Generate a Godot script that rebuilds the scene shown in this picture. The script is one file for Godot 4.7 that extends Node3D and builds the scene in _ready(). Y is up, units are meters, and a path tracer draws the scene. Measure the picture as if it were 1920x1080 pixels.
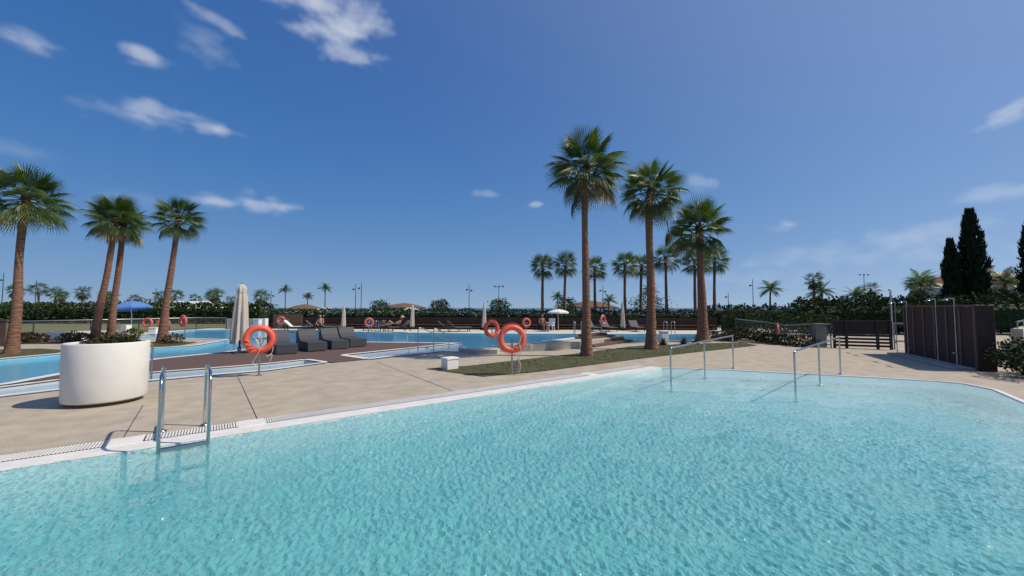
extends Node3D
# A pool terrace by the sea: a shallow-ended pool in front, a lagoon pool behind, fan palms and a clear afternoon sky.

var used := {}
var M := {}
var rng := RandomNumberGenerator.new()
var ripple_image: Image
const SUN := Vector3(0.640, 0.766, 0.06)   # towards the sun: high in the east, square to the view
const EDGE := Vector3(0.801, 0, -0.599)    # along the near pool's straight edge
const INTO := Vector3(0.599, 0, 0.801)     # from that edge into the pool

const ORD := ["first", "second", "third", "fourth", "fifth", "sixth", "seventh", "eighth", "ninth", "tenth", "eleventh", "twelfth", "thirteenth", "fourteenth", "fifteenth"]

# ---------------------------------------------------------------- naming
func numbered(n: String) -> String:
	if not used.has(n):
		used[n] = 0
		return n
	used[n] += 1
	return "%s_%03d" % [n, used[n]]

func part_name(parent: Node, n: String) -> String:
	if not parent.has_node(NodePath(n)):
		return n
	var k := 1
	while parent.has_node(NodePath("%s_%03d" % [n, k])):
		k += 1
	return "%s_%03d" % [n, k]

func tag(o: Node, label: String, category: String, group := "", kind := "") -> Node:
	o.set_meta("label", label)
	o.set_meta("category", category)
	if group != "":
		o.set_meta("group", group)
	if kind != "":
		o.set_meta("kind", kind)
	return o

func put(called: String, mesh: Mesh, mat: Material, parent: Node = null) -> MeshInstance3D:
	var o := MeshInstance3D.new()
	o.mesh = mesh
	if mat != null:
		o.material_override = mat
	if parent == null:
		o.name = numbered(called)
		add_child(o)
	else:
		o.name = part_name(parent, called)
		parent.add_child(o)
	return o

func obj(called: String, st: SurfaceTool, mat: Material, parent: Node = null) -> MeshInstance3D:
	return put(called, done(st), mat, parent)

func thing(called: String, at: Vector3, turn: float, label: String, category: String, group := "") -> Node3D:
	var o := Node3D.new()
	o.name = numbered(called)
	add_child(o)
	o.position = at
	o.rotation.y = turn
	tag(o, label, category, group)
	return o

func struct(called: String, st: SurfaceTool, mat: Material, label: String, category: String) -> MeshInstance3D:
	var o := obj(called, st, mat)
	tag(o, label, category, "", "structure")
	return o

func copy(src: Node3D, at: Vector3, turn: float, label := "", group := "") -> Node3D:
	var c: Node3D = src.duplicate()
	var base := String(src.name)
	if base.length() > 4 and base[base.length() - 4] == "_" and base.substr(base.length() - 3).is_valid_int():
		base = base.substr(0, base.length() - 4)
	c.name = numbered(base)
	add_child(c)
	c.position = at
	c.rotation.y = turn
	if label != "":
		c.set_meta("label", label)
	if group != "":
		c.set_meta("group", group)
	return c

# ---------------------------------------------------------------- shapes
func new_st(smooth := false) -> SurfaceTool:
	var st := SurfaceTool.new()
	st.begin(Mesh.PRIMITIVE_TRIANGLES)
	st.set_smooth_group(0 if smooth else -1)
	return st

func done(st: SurfaceTool) -> ArrayMesh:
	st.generate_normals()
	st.index()
	return st.commit()

func tri(st: SurfaceTool, a: Vector3, b: Vector3, c: Vector3) -> void:   # counter-clockwise from outside
	st.add_vertex(a)
	st.add_vertex(c)
	st.add_vertex(b)

func quad(st: SurfaceTool, a: Vector3, b: Vector3, c: Vector3, d: Vector3) -> void:
	tri(st, a, b, c)
	tri(st, a, c, d)

# a box with chamfered edges, centre at xf.origin
func box(st: SurfaceTool, xf: Transform3D, size: Vector3, bev := 0.006) -> void:
	var h := size / 2.0
	var b: float = minf(bev, minf(h.x, minf(h.y, h.z)) * 0.5)
	st.set_smooth_group(-1)
	var ax := [Vector3.RIGHT, Vector3.UP, Vector3.BACK]
	for i in 3:
		for s in [-1.0, 1.0]:
			var n: Vector3 = ax[i] * s
			var u: Vector3 = ax[(i + 1) % 3]
			var v: Vector3 = ax[(i + 2) % 3]
			if s < 0:
				var t := u
				u = v
				v = t
			var c: Vector3 = n * absf(h.dot(ax[i].abs()))
			var uu: Vector3 = u * (h.dot(u.abs()) - b)
			var vv: Vector3 = v * (h.dot(v.abs()) - b)
			quad(st, xf * (c - uu - vv), xf * (c + uu - vv), xf * (c + uu + vv), xf * (c - uu + vv))
	if b <= 0.0:
		return
	for i in 3:                                     # twelve edge strips
		var a: Vector3 = ax[i]
		var u: Vector3 = ax[(i + 1) % 3]
		var v: Vector3 = ax[(i + 2) % 3]
		var la: Vector3 = a * (h.dot(a) - b)
		for su in [-1.0, 1.0]:
			for sv in [-1.0, 1.0]:
				var p: Vector3 = u * su * h.dot(u) + v * sv * (h.dot(v) - b)
				var q: Vector3 = u * su * (h.dot(u) - b) + v * sv * h.dot(v)
				if su * sv > 0:
					quad(st, xf * (p - la), xf * (q - la), xf * (q + la), xf * (p + la))
				else:
					quad(st, xf * (q - la), xf * (p - la), xf * (p + la), xf * (q + la))
	for sx in [-1.0, 1.0]:
		for sy in [-1.0, 1.0]:
			for sz in [-1.0, 1.0]:
				var p1 := Vector3(sx * h.x, sy * (h.y - b), sz * (h.z - b))
				var p2 := Vector3(sx * (h.x - b), sy * h.y, sz * (h.z - b))
				var p3 := Vector3(sx * (h.x - b), sy * (h.y - b), sz * h.z)
				if sx * sy * sz > 0:
					tri(st, xf * p1, xf * p2, xf * p3)
				else:
					tri(st, xf * p1, xf * p3, xf * p2)

func bx(st: SurfaceTool, c: Vector3, size: Vector3, bev := 0.006, turn := 0.0) -> void:
	box(st, Transform3D(Basis(Vector3.UP, turn), c), size, bev)

# a tube through pts with a radius for each
func tube(st: SurfaceTool, pts: Array, radii, sides := 10, caps := true) -> void:
	var n := pts.size()
	var rings := []
	var side := Vector3.ZERO
	for i in n:
		var t: Vector3 = (pts[mini(i + 1, n - 1)] - pts[maxi(i - 1, 0)]).normalized()
		if side == Vector3.ZERO:
			side = t.cross(Vector3.UP if absf(t.y) < 0.9 else Vector3.RIGHT).normalized()
		side = (side - t * side.dot(t)).normalized()
		var up := side.cross(t)
		var r: float = radii[i] if radii is Array else radii
		var ring := []
		for k in sides:
			var a := TAU * k / sides
			ring.append(pts[i] + (side * cos(a) + up * sin(a)) * r)
		rings.append(ring)
	st.set_smooth_group(0)
	for i in n - 1:
		for k in sides:
			var k2 := (k + 1) % sides
			quad(st, rings[i][k], rings[i + 1][k], rings[i + 1][k2], rings[i][k2])
	if caps:
		st.set_smooth_group(-1)
		for k in sides:
			var k2 := (k + 1) % sides
			tri(st, pts[0], rings[0][k], rings[0][k2])
			tri(st, pts[n - 1], rings[n - 1][k2], rings[n - 1][k])

# profile: Vector2(radius, height), from the bottom up along the outside
func lathe(st: SurfaceTool, profile: Array, segs: int, at := Vector3.ZERO, smooth := true) -> void:
	st.set_smooth_group(0 if smooth else -1)
	for i in profile.size() - 1:
		var p: Vector2 = profile[i]
		var q: Vector2 = profile[i + 1]
		for k in segs:
			var a := TAU * k / segs
			var b := TAU * ((k + 1) % segs) / segs
			var pa := at + Vector3(cos(a) * p.x, p.y, -sin(a) * p.x)
			var pb := at + Vector3(cos(b) * p.x, p.y, -sin(b) * p.x)
			var qa := at + Vector3(cos(a) * q.x, q.y, -sin(a) * q.x)
			var qb := at + Vector3(cos(b) * q.x, q.y, -sin(b) * q.x)
			if p.x > 0.0001:
				tri(st, pa, pb, qb if q.x > 0.0001 else qa)
			if q.x > 0.0001:
				tri(st, pa, qb, qa)

func torus(st: SurfaceTool, xf: Transform3D, big: float, small: float, segs := 40, sides := 14, from := 0.0, to := TAU) -> void:
	st.set_smooth_group(0)
	for i in segs:
		for k in sides:
			var c := []
			for e in [[0, 0], [1, 0], [1, 1], [0, 1]]:
				var a: float = from + (to - from) * (i + e[0]) / segs
				var b: float = TAU * ((k + e[1]) % sides) / sides
				if to - from >= TAU - 0.001 and i + e[0] == segs:
					a = from
				var rr := big + small * cos(b)
				c.append(xf * Vector3(cos(a) * rr, sin(a) * rr, small * sin(b)))
			quad(st, c[0], c[1], c[2], c[3])

func up_tri(st: SurfaceTool, a: Vector3, b: Vector3, c: Vector3) -> void:
	if (b - a).cross(c - a).y > 0:
		tri(st, a, b, c)
	else:
		tri(st, a, c, b)

# a level sheet over polygon REGION without HOLES, cut in cells; height(x, z) gives y
func sheet(st: SurfaceTool, region: PackedVector2Array, holes: Array, cell: float, height: Callable) -> void:
	var lo := region[0]
	var hi := region[0]
	for p in region:
		lo = lo.min(p)
		hi = hi.max(p)
	var nx := int(ceil((hi.x - lo.x) / cell))
	var nz := int(ceil((hi.y - lo.y) / cell))
	for i in nx:
		for j in nz:
			var a := lo + Vector2(i, j) * cell
			var r := PackedVector2Array([a, a + Vector2(cell, 0), a + Vector2(cell, cell), a + Vector2(0, cell)])
			var pieces: Array = Geometry2D.intersect_polygons(r, region)
			for h in holes:
				var left := []
				for p in pieces:
					left.append_array(Geometry2D.clip_polygons(p, h))
				pieces = left
			for p in pieces:
				var ix := Geometry2D.triangulate_polygon(p)
				for k in range(0, ix.size(), 3):
					var v := []
					for e in 3:
						var q: Vector2 = p[ix[k + e]]
						v.append(Vector3(q.x, height.call(q.x, q.y), q.y))
					up_tri(st, v[0], v[1], v[2])

# a solid slab: polygon between y0 and y1
func slab(st: SurfaceTool, poly: PackedVector2Array, y0: float, y1: float) -> void:
	var p := poly
	if Geometry2D.is_polygon_clockwise(p):
		p.reverse()
	var ix := Geometry2D.triangulate_polygon(p)
	st.set_smooth_group(-1)
	for k in range(0, ix.size(), 3):
		var a: Vector2 = p[ix[k]]
		var b: Vector2 = p[ix[k + 1]]
		var c: Vector2 = p[ix[k + 2]]
		up_tri(st, Vector3(a.x, y1, a.y), Vector3(b.x, y1, b.y), Vector3(c.x, y1, c.y))
	for i in p.size():
		var a: Vector2 = p[i]
		var b: Vector2 = p[(i + 1) % p.size()]
		var q := [Vector3(a.x, y0, a.y), Vector3(b.x, y0, b.y), Vector3(b.x, y1, b.y), Vector3(a.x, y1, a.y)]
		var n: Vector3 = (q[1] - q[0]).cross(q[2] - q[0])
		var out := Vector3(b.y - a.y, 0, -(b.x - a.x))
		if not Geometry2D.is_polygon_clockwise(p):
			pass
		if n.dot(out) > 0:
			quad(st, q[0], q[1], q[2], q[3])
		else:
			quad(st, q[1], q[0], q[3], q[2])

func flat(y: float) -> Callable:
	return func(_x, _z): return y

func v2(a: Array) -> PackedVector2Array:
	var p := PackedVector2Array()
	for i in range(0, a.size(), 2):
		p.append(Vector2(a[i], a[i + 1]))
	return p

# ---------------------------------------------------------------- materials
func lin(r: float, g: float, b: float, a := 1.0) -> Color:   # real-world base colour -> what albedo_color takes
	var c := Color(r, g, b).linear_to_srgb()
	c.a = a
	return c

func mat(called: String, c: Color, rough := 0.7, metal := 0.0) -> StandardMaterial3D:
	var m := StandardMaterial3D.new()
	m.resource_name = called
	m.albedo_color = c
	m.roughness = rough
	m.metallic = metal
	M[called] = m
	return m

func noise(seed_: int, freq: float, oct := 4, kind := FastNoiseLite.TYPE_SIMPLEX_SMOOTH) -> FastNoiseLite:
	var n := FastNoiseLite.new()
	n.seed = seed_
	n.noise_type = kind
	n.frequency = freq
	n.fractal_octaves = oct
	return n

func grey(n: FastNoiseLite, size: int) -> PackedByteArray:
	var im: Image = n.get_seamless_image(size, size)
	im.convert(Image.FORMAT_L8)
	return im.get_data()

# a colour texture: fine and coarse grain between base colours (linear)
func grain(size: int, fine: FastNoiseLite, coarse: FastNoiseLite, c0: Color, c1: Color, share := 0.5, speck := 0.0) -> ImageTexture:
	var a := grey(fine, size)
	var b := grey(coarse, size)
	var d := PackedByteArray()
	d.resize(size * size * 3)
	var r := RandomNumberGenerator.new()
	r.seed = 77
	var lut := PackedByteArray()
	for i in 256:
		var c := c0.lerp(c1, i / 255.0).linear_to_srgb()
		lut.append(clampi(int(c.r * 255), 0, 255))
		lut.append(clampi(int(c.g * 255), 0, 255))
		lut.append(clampi(int(c.b * 255), 0, 255))
	for i in size * size:
		var t: float = a[i] * share + b[i] * (1.0 - share)
		if speck > 0.0:
			t += (r.randf() - 0.5) * 255.0 * speck
		var k := clampi(int(t), 0, 255) * 3
		d[i * 3] = lut[k]
		d[i * 3 + 1] = lut[k + 1]
		d[i * 3 + 2] = lut[k + 2]
	return ImageTexture.create_from_image(Image.create_from_data(size, size, false, Image.FORMAT_RGB8, d))

func height_tex(n: FastNoiseLite, size: int) -> ImageTexture:
	return ImageTexture.create_from_image(n.get_seamless_image(size, size))

func triplanar(m: StandardMaterial3D, scale: Vector3, world := true) -> void:
	m.uv1_triplanar = true
	m.uv1_world_triplanar = world
	m.uv1_scale = scale

func relief(m: StandardMaterial3D, t: Texture2D, cm: float) -> void:
	m.heightmap_enabled = true
	m.heightmap_texture = t
	m.heightmap_scale = cm

func make_materials() -> void:
	var fine := noise(3, 0.09, 4)
	var coarse := noise(4, 0.012, 5)
	var m := mat("deck", Color.WHITE, 0.86)
	m.albedo_texture = grain(1024, noise(5, 0.12, 5), noise(6, 0.006, 6), Color(0.250, 0.210, 0.156), Color(0.555, 0.478, 0.376), 0.58, 0.34)
	triplanar(m, Vector3(0.31, 0.31, 0.31))
	relief(m, height_tex(noise(8, 0.2, 3), 512), 0.35)
	m = mat("pale_paving", Color.WHITE, 0.8)
	m.albedo_texture = grain(512, fine, coarse, Color(0.48, 0.44, 0.36), Color(0.66, 0.61, 0.51), 0.4, 0.12)
	triplanar(m, Vector3(0.22, 0.22, 0.22))
	m = mat("coping", Color.WHITE, 0.55)
	m.albedo_texture = grain(512, fine, coarse, Color(0.60, 0.58, 0.54), Color(0.80, 0.78, 0.74), 0.35, 0.06)
	triplanar(m, Vector3(0.5, 0.5, 0.5))
	m = mat("platform_stone", Color.WHITE, 0.85)
	m.albedo_texture = grain(512, noise(21, 0.03, 5), noise(22, 0.008, 5), Color(0.26, 0.24, 0.20), Color(0.58, 0.53, 0.44), 0.5, 0.05)
	triplanar(m, Vector3(0.6, 0.25, 0.6))
	m = mat("pool_tile", Color.WHITE, 0.45)
	m.albedo_texture = grain(512, noise(31, 0.2, 2, FastNoiseLite.TYPE_CELLULAR), noise(32, 0.01, 4), Color(0.70, 0.76, 0.75), Color(0.84, 0.86, 0.84), 0.6, 0.1)
	triplanar(m, Vector3(0.6, 0.6, 0.6))
	m = mat("turquoise_tile", Color.WHITE, 0.4)
	m.albedo_texture = grain(512, noise(33, 0.2, 2, FastNoiseLite.TYPE_CELLULAR), noise(34, 0.01, 4), Color(0.64, 0.72, 0.69), Color(0.76, 0.81, 0.77), 0.6, 0.10)
	triplanar(m, Vector3(0.6, 0.6, 0.6))
	m = mat("blue_tile", Color.WHITE, 0.4)
	m.albedo_texture = grain(512, noise(35, 0.2, 2, FastNoiseLite.TYPE_CELLULAR), noise(36, 0.01, 4), Color(0.16, 0.50, 0.68), Color(0.30, 0.66, 0.80), 0.6, 0.12)
	triplanar(m, Vector3(0.6, 0.6, 0.6))
	m = mat("grey_blue_tile", Color.WHITE, 0.45)
	m.albedo_texture = grain(512, noise(37, 0.2, 2, FastNoiseLite.TYPE_CELLULAR), noise(38, 0.01, 4), Color(0.34, 0.42, 0.47), Color(0.48, 0.56, 0.61), 0.6, 0.10)
	triplanar(m, Vector3(0.6, 0.6, 0.6))
	mat("slot_dark", lin(0.05, 0.05, 0.05), 0.9)
	m = mat("brown_deck", Color.WHITE, 0.75)
	m.albedo_texture = grain(512, noise(41, 0.05, 4), noise(42, 0.01, 4), Color(0.075, 0.042, 0.032), Color(0.165, 0.098, 0.075), 0.5, 0.1)
	triplanar(m, Vector3(0.5, 0.5, 3.0))
	m = mat("corten", Color.WHITE, 0.8)
	m.albedo_texture = grain(512, noise(43, 0.03, 5), noise(44, 0.008, 4), Color(0.024, 0.012, 0.009), Color(0.070, 0.034, 0.025), 0.5, 0.06)
	triplanar(m, Vector3(0.5, 0.15, 0.5))
	m = mat("dark_timber", Color.WHITE, 0.75)
	m.albedo_texture = grain(512, noise(45, 0.03, 5), noise(46, 0.008, 4), Color(0.012, 0.008, 0.007), Color(0.036, 0.025, 0.020), 0.5, 0.06)
	triplanar(m, Vector3(2.0, 0.3, 2.0))
	m = mat("lawn_soil", Color.WHITE, 0.95)
	m.albedo_texture = grain(512, noise(51, 0.06, 4), noise(52, 0.012, 4), Color(0.036, 0.044, 0.012), Color(0.105, 0.098, 0.034), 0.5, 0.2)
	triplanar(m, Vector3(0.5, 0.5, 0.5))
	m = mat("dry_field", Color.WHITE, 0.95)
	m.albedo_texture = grain(512, noise(53, 0.05, 5), noise(54, 0.01, 5), Color(0.060, 0.068, 0.022), Color(0.190, 0.180, 0.062), 0.45, 0.15)
	triplanar(m, Vector3(0.12, 0.12, 0.12))
	m = mat("soil", Color.WHITE, 0.95)
	m.albedo_texture = grain(512, noise(55, 0.08, 5), noise(56, 0.01, 5), Color(0.045, 0.032, 0.024), Color(0.13, 0.095, 0.07), 0.5, 0.2)
	triplanar(m, Vector3(0.5, 0.5, 0.5))
	for k in 4:                                       # grass blades
		mat("grass_%d" % k, [lin(0.075, 0.090, 0.018), lin(0.098, 0.105, 0.024), lin(0.052, 0.070, 0.014), lin(0.16, 0.125, 0.045)][k], 0.6)
	# water: a moving skin over a clear depth
	var ripple := noise(61, 0.031, 3)
	ripple.fractal_type = FastNoiseLite.FRACTAL_RIDGED
	ripple.fractal_gain = 0.42
	ripple.domain_warp_enabled = true
	ripple.domain_warp_amplitude = 14.0
	ripple.domain_warp_frequency = 0.03
	ripple_image = ripple.get_seamless_image(2048, 2048)
	ripple_image.convert(Image.FORMAT_L8)
	var ht := ImageTexture.create_from_image(ripple_image)
	m = mat("pool_water", lin(0.31, 0.84, 0.86, 0.28), 0.025)
	m.transparency = BaseMaterial3D.TRANSPARENCY_ALPHA
	m.metallic_specular = 0.5
	triplanar(m, Vector3(0.16, 0.16, 0.16))
	relief(m, ht, 3.0)
	for k in 6:                                       # suspended scatter of the deeper water
		m = mat("water_layer_%d" % k, lin(0.03, 0.70, 0.73, [0.10, 0.14, 0.18, 0.21, 0.22, 0.22][k]), 0.7)
		m.transparency = BaseMaterial3D.TRANSPARENCY_ALPHA
		m.metallic_specular = 0.0
		triplanar(m, Vector3.ONE * [0.13, 0.17, 0.11, 0.15, 0.12, 0.16][k])
		m.uv1_offset = Vector3(0.37, 0.2, 0.61) * k
		relief(m, ht, 14.0)
	m = mat("lagoon_water", lin(0.10, 0.42, 0.60, 0.34), 0.04)
	m.transparency = BaseMaterial3D.TRANSPARENCY_ALPHA
	triplanar(m, Vector3(0.12, 0.12, 0.12))
	relief(m, ht, 1.2)
	m = mat("shallow_water", lin(0.55, 0.75, 0.85, 0.16), 0.04)
	m.transparency = BaseMaterial3D.TRANSPARENCY_ALPHA
	triplanar(m, Vector3(0.16, 0.16, 0.16))
	relief(m, ht, 0.5)
	m = mat("sea_water", lin(0.035, 0.065, 0.095), 0.3)
	triplanar(m, Vector3(0.02, 0.02, 0.02))
	relief(m, ht, 20.0)
	# metal, plastics, cloth
	mat("steel", lin(0.52, 0.52, 0.52), 0.18, 1.0)
	mat("dull_steel", lin(0.40, 0.40, 0.41), 0.38, 1.0)
	mat("grey_render", lin(0.17, 0.17, 0.15), 0.9)
	mat("dark_steel", lin(0.045, 0.05, 0.06), 0.5, 0.3)
	m = mat("white_paint", Color.WHITE, 0.6)
	m.albedo_texture = grain(512, noise(71, 0.05, 4), noise(72, 0.006, 5), Color(0.60, 0.58, 0.53), Color(0.74, 0.72, 0.67), 0.25, 0.03)
	triplanar(m, Vector3(0.5, 0.5, 0.5))
	relief(m, height_tex(noise(73, 0.08, 3), 256), 0.12)
	mat("white_plain", lin(0.74, 0.73, 0.70), 0.55)
	mat("beam_timber", lin(0.16, 0.09, 0.05), 0.75)
	m = mat("ring_orange", Color.WHITE, 0.5)
	m.albedo_texture = grain(256, noise(74, 0.05, 4), noise(75, 0.01, 4), Color(0.66, 0.075, 0.036), Color(0.84, 0.15, 0.085), 0.4, 0.03)
	triplanar(m, Vector3(2, 2, 2), false)
	mat("ring_faded", lin(0.62, 0.10, 0.085), 0.55)
	mat("rope_white", lin(0.62, 0.58, 0.50), 0.85)
	mat("rope_orange", lin(0.70, 0.12, 0.05), 0.8)
	mat("strap_dark", lin(0.05, 0.03, 0.03), 0.7)
	m = mat("wicker", Color.WHITE, 0.65)
	m.albedo_texture = grain(256, noise(76, 0.3, 2), noise(77, 0.02, 3), Color(0.026, 0.029, 0.035), Color(0.070, 0.076, 0.088), 0.6, 0.25)
	triplanar(m, Vector3(6, 6, 6))
	mat("grey_cloth", lin(0.12, 0.125, 0.135), 0.9)
	mat("white_cloth", lin(0.74, 0.73, 0.72), 0.9)
	m = mat("parasol_cloth", Color.WHITE, 0.9)
	m.albedo_texture = grain(256, noise(78, 0.1, 3), noise(79, 0.01, 4), Color(0.43, 0.395, 0.335), Color(0.57, 0.53, 0.46), 0.4, 0.05)
	triplanar(m, Vector3(1.5, 0.5, 1.5))
	mat("blue_cloth", lin(0.09, 0.20, 0.50), 0.8)
	mat("print_white", lin(0.7, 0.72, 0.75), 0.8)
	m = mat("shade_cloth", lin(0.74, 0.73, 0.71), 0.9)
	# plants
	m = mat("palm_trunk", Color.WHITE, 0.9)
	m.albedo_texture = grain(512, noise(81, 0.03, 5), noise(82, 0.01, 4), Color(0.050, 0.020, 0.011), Color(0.36, 0.185, 0.115), 0.8, 0.10)
	triplanar(m, Vector3(0.22, 1.1, 0.22))
	relief(m, height_tex(noise(83, 0.02, 4), 512), 3.5)
	mat("fibre", lin(0.075, 0.038, 0.020), 0.95)
	for a in [["frond_green", 0.048, 0.086, 0.016], ["frond_deep", 0.030, 0.062, 0.013], ["frond_light", 0.092, 0.125, 0.024], ["frond_yellow", 0.20, 0.17, 0.035], ["frond_brown", 0.17, 0.088, 0.036], ["frond_dead", 0.085, 0.052, 0.036], ["petiole", 0.10, 0.085, 0.025]]:
		m = mat(a[0], lin(a[1], a[2], a[3]), 0.42)
		m.backlight_enabled = true
		m.backlight = Color(0.3, 0.4, 0.1)
	for a in [["leaf_a", 0.030, 0.058, 0.018], ["leaf_b", 0.050, 0.082, 0.022], ["leaf_c", 0.018, 0.036, 0.014], ["leaf_olive", 0.085, 0.085, 0.028], ["leaf_red", 0.080, 0.035, 0.022], ["cypress_leaf", 0.012, 0.026, 0.012], ["leaf_grey", 0.085, 0.095, 0.075]]:
		m = mat(a[0], lin(a[1], a[2], a[3]), 0.75)
		m.metallic_specular = 0.3
	mat("branch", lin(0.045, 0.032, 0.022), 0.9)
	mat("petal", lin(0.75, 0.72, 0.70), 0.7)
	# far buildings
	mat("villa_wall", lin(0.66, 0.63, 0.58), 0.85)
	mat("villa_roof", lin(0.26, 0.12, 0.07), 0.85)
	mat("thatch", lin(0.15, 0.085, 0.05), 0.95)
	mat("window_dark", lin(0.02, 0.025, 0.03), 0.15)
	m = mat("screen_glass", lin(0.30, 0.36, 0.34, 0.04), 0.05)
	m.metallic_specular = 0.25
	m.transparency = BaseMaterial3D.TRANSPARENCY_ALPHA
	mat("skin", lin(0.42, 0.21, 0.13), 0.6)
	mat("skin_dark", lin(0.25, 0.12, 0.075), 0.6)
	mat("hair", lin(0.02, 0.014, 0.01), 0.6)
	mat("swim_dark", lin(0.02, 0.02, 0.03), 0.7)
	mat("straw", lin(0.45, 0.33, 0.18), 0.8)

# ---------------------------------------------------------------- sky
func make_sky() -> PanoramaSkyMaterial:
	var w := 2048
	var h := 1024
	var half := 512
	var px := PackedFloat32Array()
	px.resize(w * h * 3)
	var sun := SUN.normalized()
	var mottled := noise(91, 0.9, 3)
	for j in h:
		if j >= half + 4:
			for i in w:
				var k := (j * w + i) * 3
				px[k] = 0.16
				px[k + 1] = 0.19
				px[k + 2] = 0.22
			continue
		var el := PI / 2 - PI * (j + 0.5) / h
		var s: float = maxf(0.0, sin(el))
		var lowness := pow(1.0 - s, 4.2)
		var veil := pow(1.0 - s, 11.0)
		var r := lerpf(0.030, 0.185, lowness) + 0.10 * veil
		var g := lerpf(0.104, 0.365, pow(1.0 - s, 3.0)) + 0.05 * veil
		var b := lerpf(0.320, 0.640, pow(1.0 - s, 2.2)) - 0.07 * veil
		var ce := cos(el)
		var se := sin(el)
		for i in w:
			var az := (float(i) + 0.5) / w * TAU
			var c: float = sin(az) * ce * sun.x + se * sun.y - cos(az) * ce * sun.z
			var halo := pow(maxf(0.0, 0.5 + 0.5 * c), 5.0)
			var haze: float = halo * (0.46 + 0.6 * veil)
			var k := (j * w + i) * 3
			px[k] = r + 0.62 * haze
			px[k + 1] = g + 0.66 * haze
			px[k + 2] = b + 0.72 * haze
	# clouds: azimuth, elevation, half width, half height (degrees), tilt, strength
	var clouds := [
		[-26.0, 34.4, 5.6, 3.0, -12.0, 0.50], [-24.4, 31.8, 3.8, 1.8, -12.0, 0.40], [-20.5, 35.8, 2.6, 2.2, 60.0, 0.32], [-29.0, 36.6, 3.0, 2.4, 0.0, 0.4],
		[-52.4, 23.2, 2.8, 0.95, 12.0, 0.38], [-43.8, 25.2, 2.3, 0.8, 6.0, 0.46], [-37.6, 30.6, 2.0, 0.8, -15.0, 0.28], [-38.9, 28.1, 2.4, 1.5, -20.0, 0.16],
		[-41.2, 20.3, 4.8, 1.2, -1.0, 0.38], [-45.6, 19.4, 3.0, 1.0, 4.0, 0.16], [-36.2, 20.0, 1.6, 0.6, 2.0, 0.28],
		[-33.8, 12.3, 4.8, 0.75, 4.0, 0.34], [-31.3, 12.7, 1.3, 1.2, 0.0, 0.34], [-34.2, 12.9, 1.2, 1.0, 0.0, 0.25], [-37.9, 12.2, 2.0, 0.9, 0.0, 0.26],
		[-3.9, 16.2, 1.9, 0.6, 0.0, 0.20], [3.5, 14.8, 1.0, 0.42, 0.0, 0.34], [12.3, 14.6, 2.4, 0.9, 0.0, 0.17], [25.3, 16.1, 2.0, 1.1, -15.0, 0.20],
		[34.5, 9.8, 1.8, 0.62, 3.0, 0.42], [51.9, 17.0, 2.0, 0.75, 22.0, 0.55], [53.6, 17.9, 1.4, 0.8, 10.0, 0.6], [50.9, 10.3, 2.8, 0.8, 4.0, 0.24],
		[38.7, 5.7, 9.0, 1.5, 2.0, 0.15], [46.7, 7.4, 4.4, 1.3, 4.0, 0.22], [49.0, 5.0, 5.0, 1.2, 0.0, 0.18], [-44.5, 10.8, 4.0, 1.2, 0.0, 0.09], [30.0, 3.6, 8.0, 1.0, 0.0, 0.10], [-53.0, 14.0, 3.0, 1.0, 0.0, 0.12],
	]
	rng.seed = 5
	for i in 34:                                       # the same fair-weather clouds all round, outside the view
		clouds.append([rng.randf_range(64.0, 296.0), rng.randf_range(6.0, 45.0), rng.randf_range(2.0, 6.0), rng.randf_range(0.6, 2.0), rng.randf_range(-20.0, 20.0), rng.randf_range(0.15, 0.5)])
	var puff := noise(92, 0.22, 5)
	var wisp := noise(93, 0.10, 4)
	for c in clouds:
		var reach: float = maxf(c[2], c[3]) * 2.1
		var j0: int = clampi(int((90.0 - c[1] - reach) / 180.0 * h), 0, half)
		var j1: int = clampi(int((90.0 - c[1] + reach) / 180.0 * h), 0, half)
		var kx: float = cos(deg_to_rad(c[1]))
		var i0 := int(floor((c[0] - reach / kx) / 360.0 * w))
		var i1 := int(ceil((c[0] + reach / kx) / 360.0 * w))
		var ct := cos(deg_to_rad(c[4]))
		var sn := sin(deg_to_rad(c[4]))
		for j in range(j0, j1):
			for i in range(i0, i1):
				var dx: float = ((i + 0.5) / w * 360.0 - c[0]) * kx
				var dy: float = 90.0 - (j + 0.5) / h * 180.0 - c[1]
				var u: float = (dx * ct + dy * sn) / c[2]
				var v: float = (dy * ct - dx * sn) / c[3]
				var q := u * u + v * v
				if q > 4.0:
					continue
				var wx: float = dx + c[0] * 3.1
				var wy: float = dy * 1.5 + c[1] * 2.7
				var d: float = 1.0 - q * 0.62 + puff.get_noise_2d(wx, wy) * 0.95 + wisp.get_noise_2d(wx * 2.0, wy * 3.0) * 0.75 - (0.25 if v < -0.2 else 0.0)
				d = smoothstep(0.0, 1.5, d) * c[5] * 1.05
				if d <= 0.0:
					continue
				var k: int = (j * w + posmod(i, w)) * 3
				px[k] = lerpf(px[k], 0.72, d)
				px[k + 1] = lerpf(px[k + 1], 0.76, d)
				px[k + 2] = lerpf(px[k + 2], 0.84, d)
	var im := Image.create_from_data(w, h, false, Image.FORMAT_RGBF, px.to_byte_array())
	var sm := PanoramaSkyMaterial.new()
	sm.panorama = ImageTexture.create_from_image(im)
	sm.filter = true
	return sm

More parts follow.
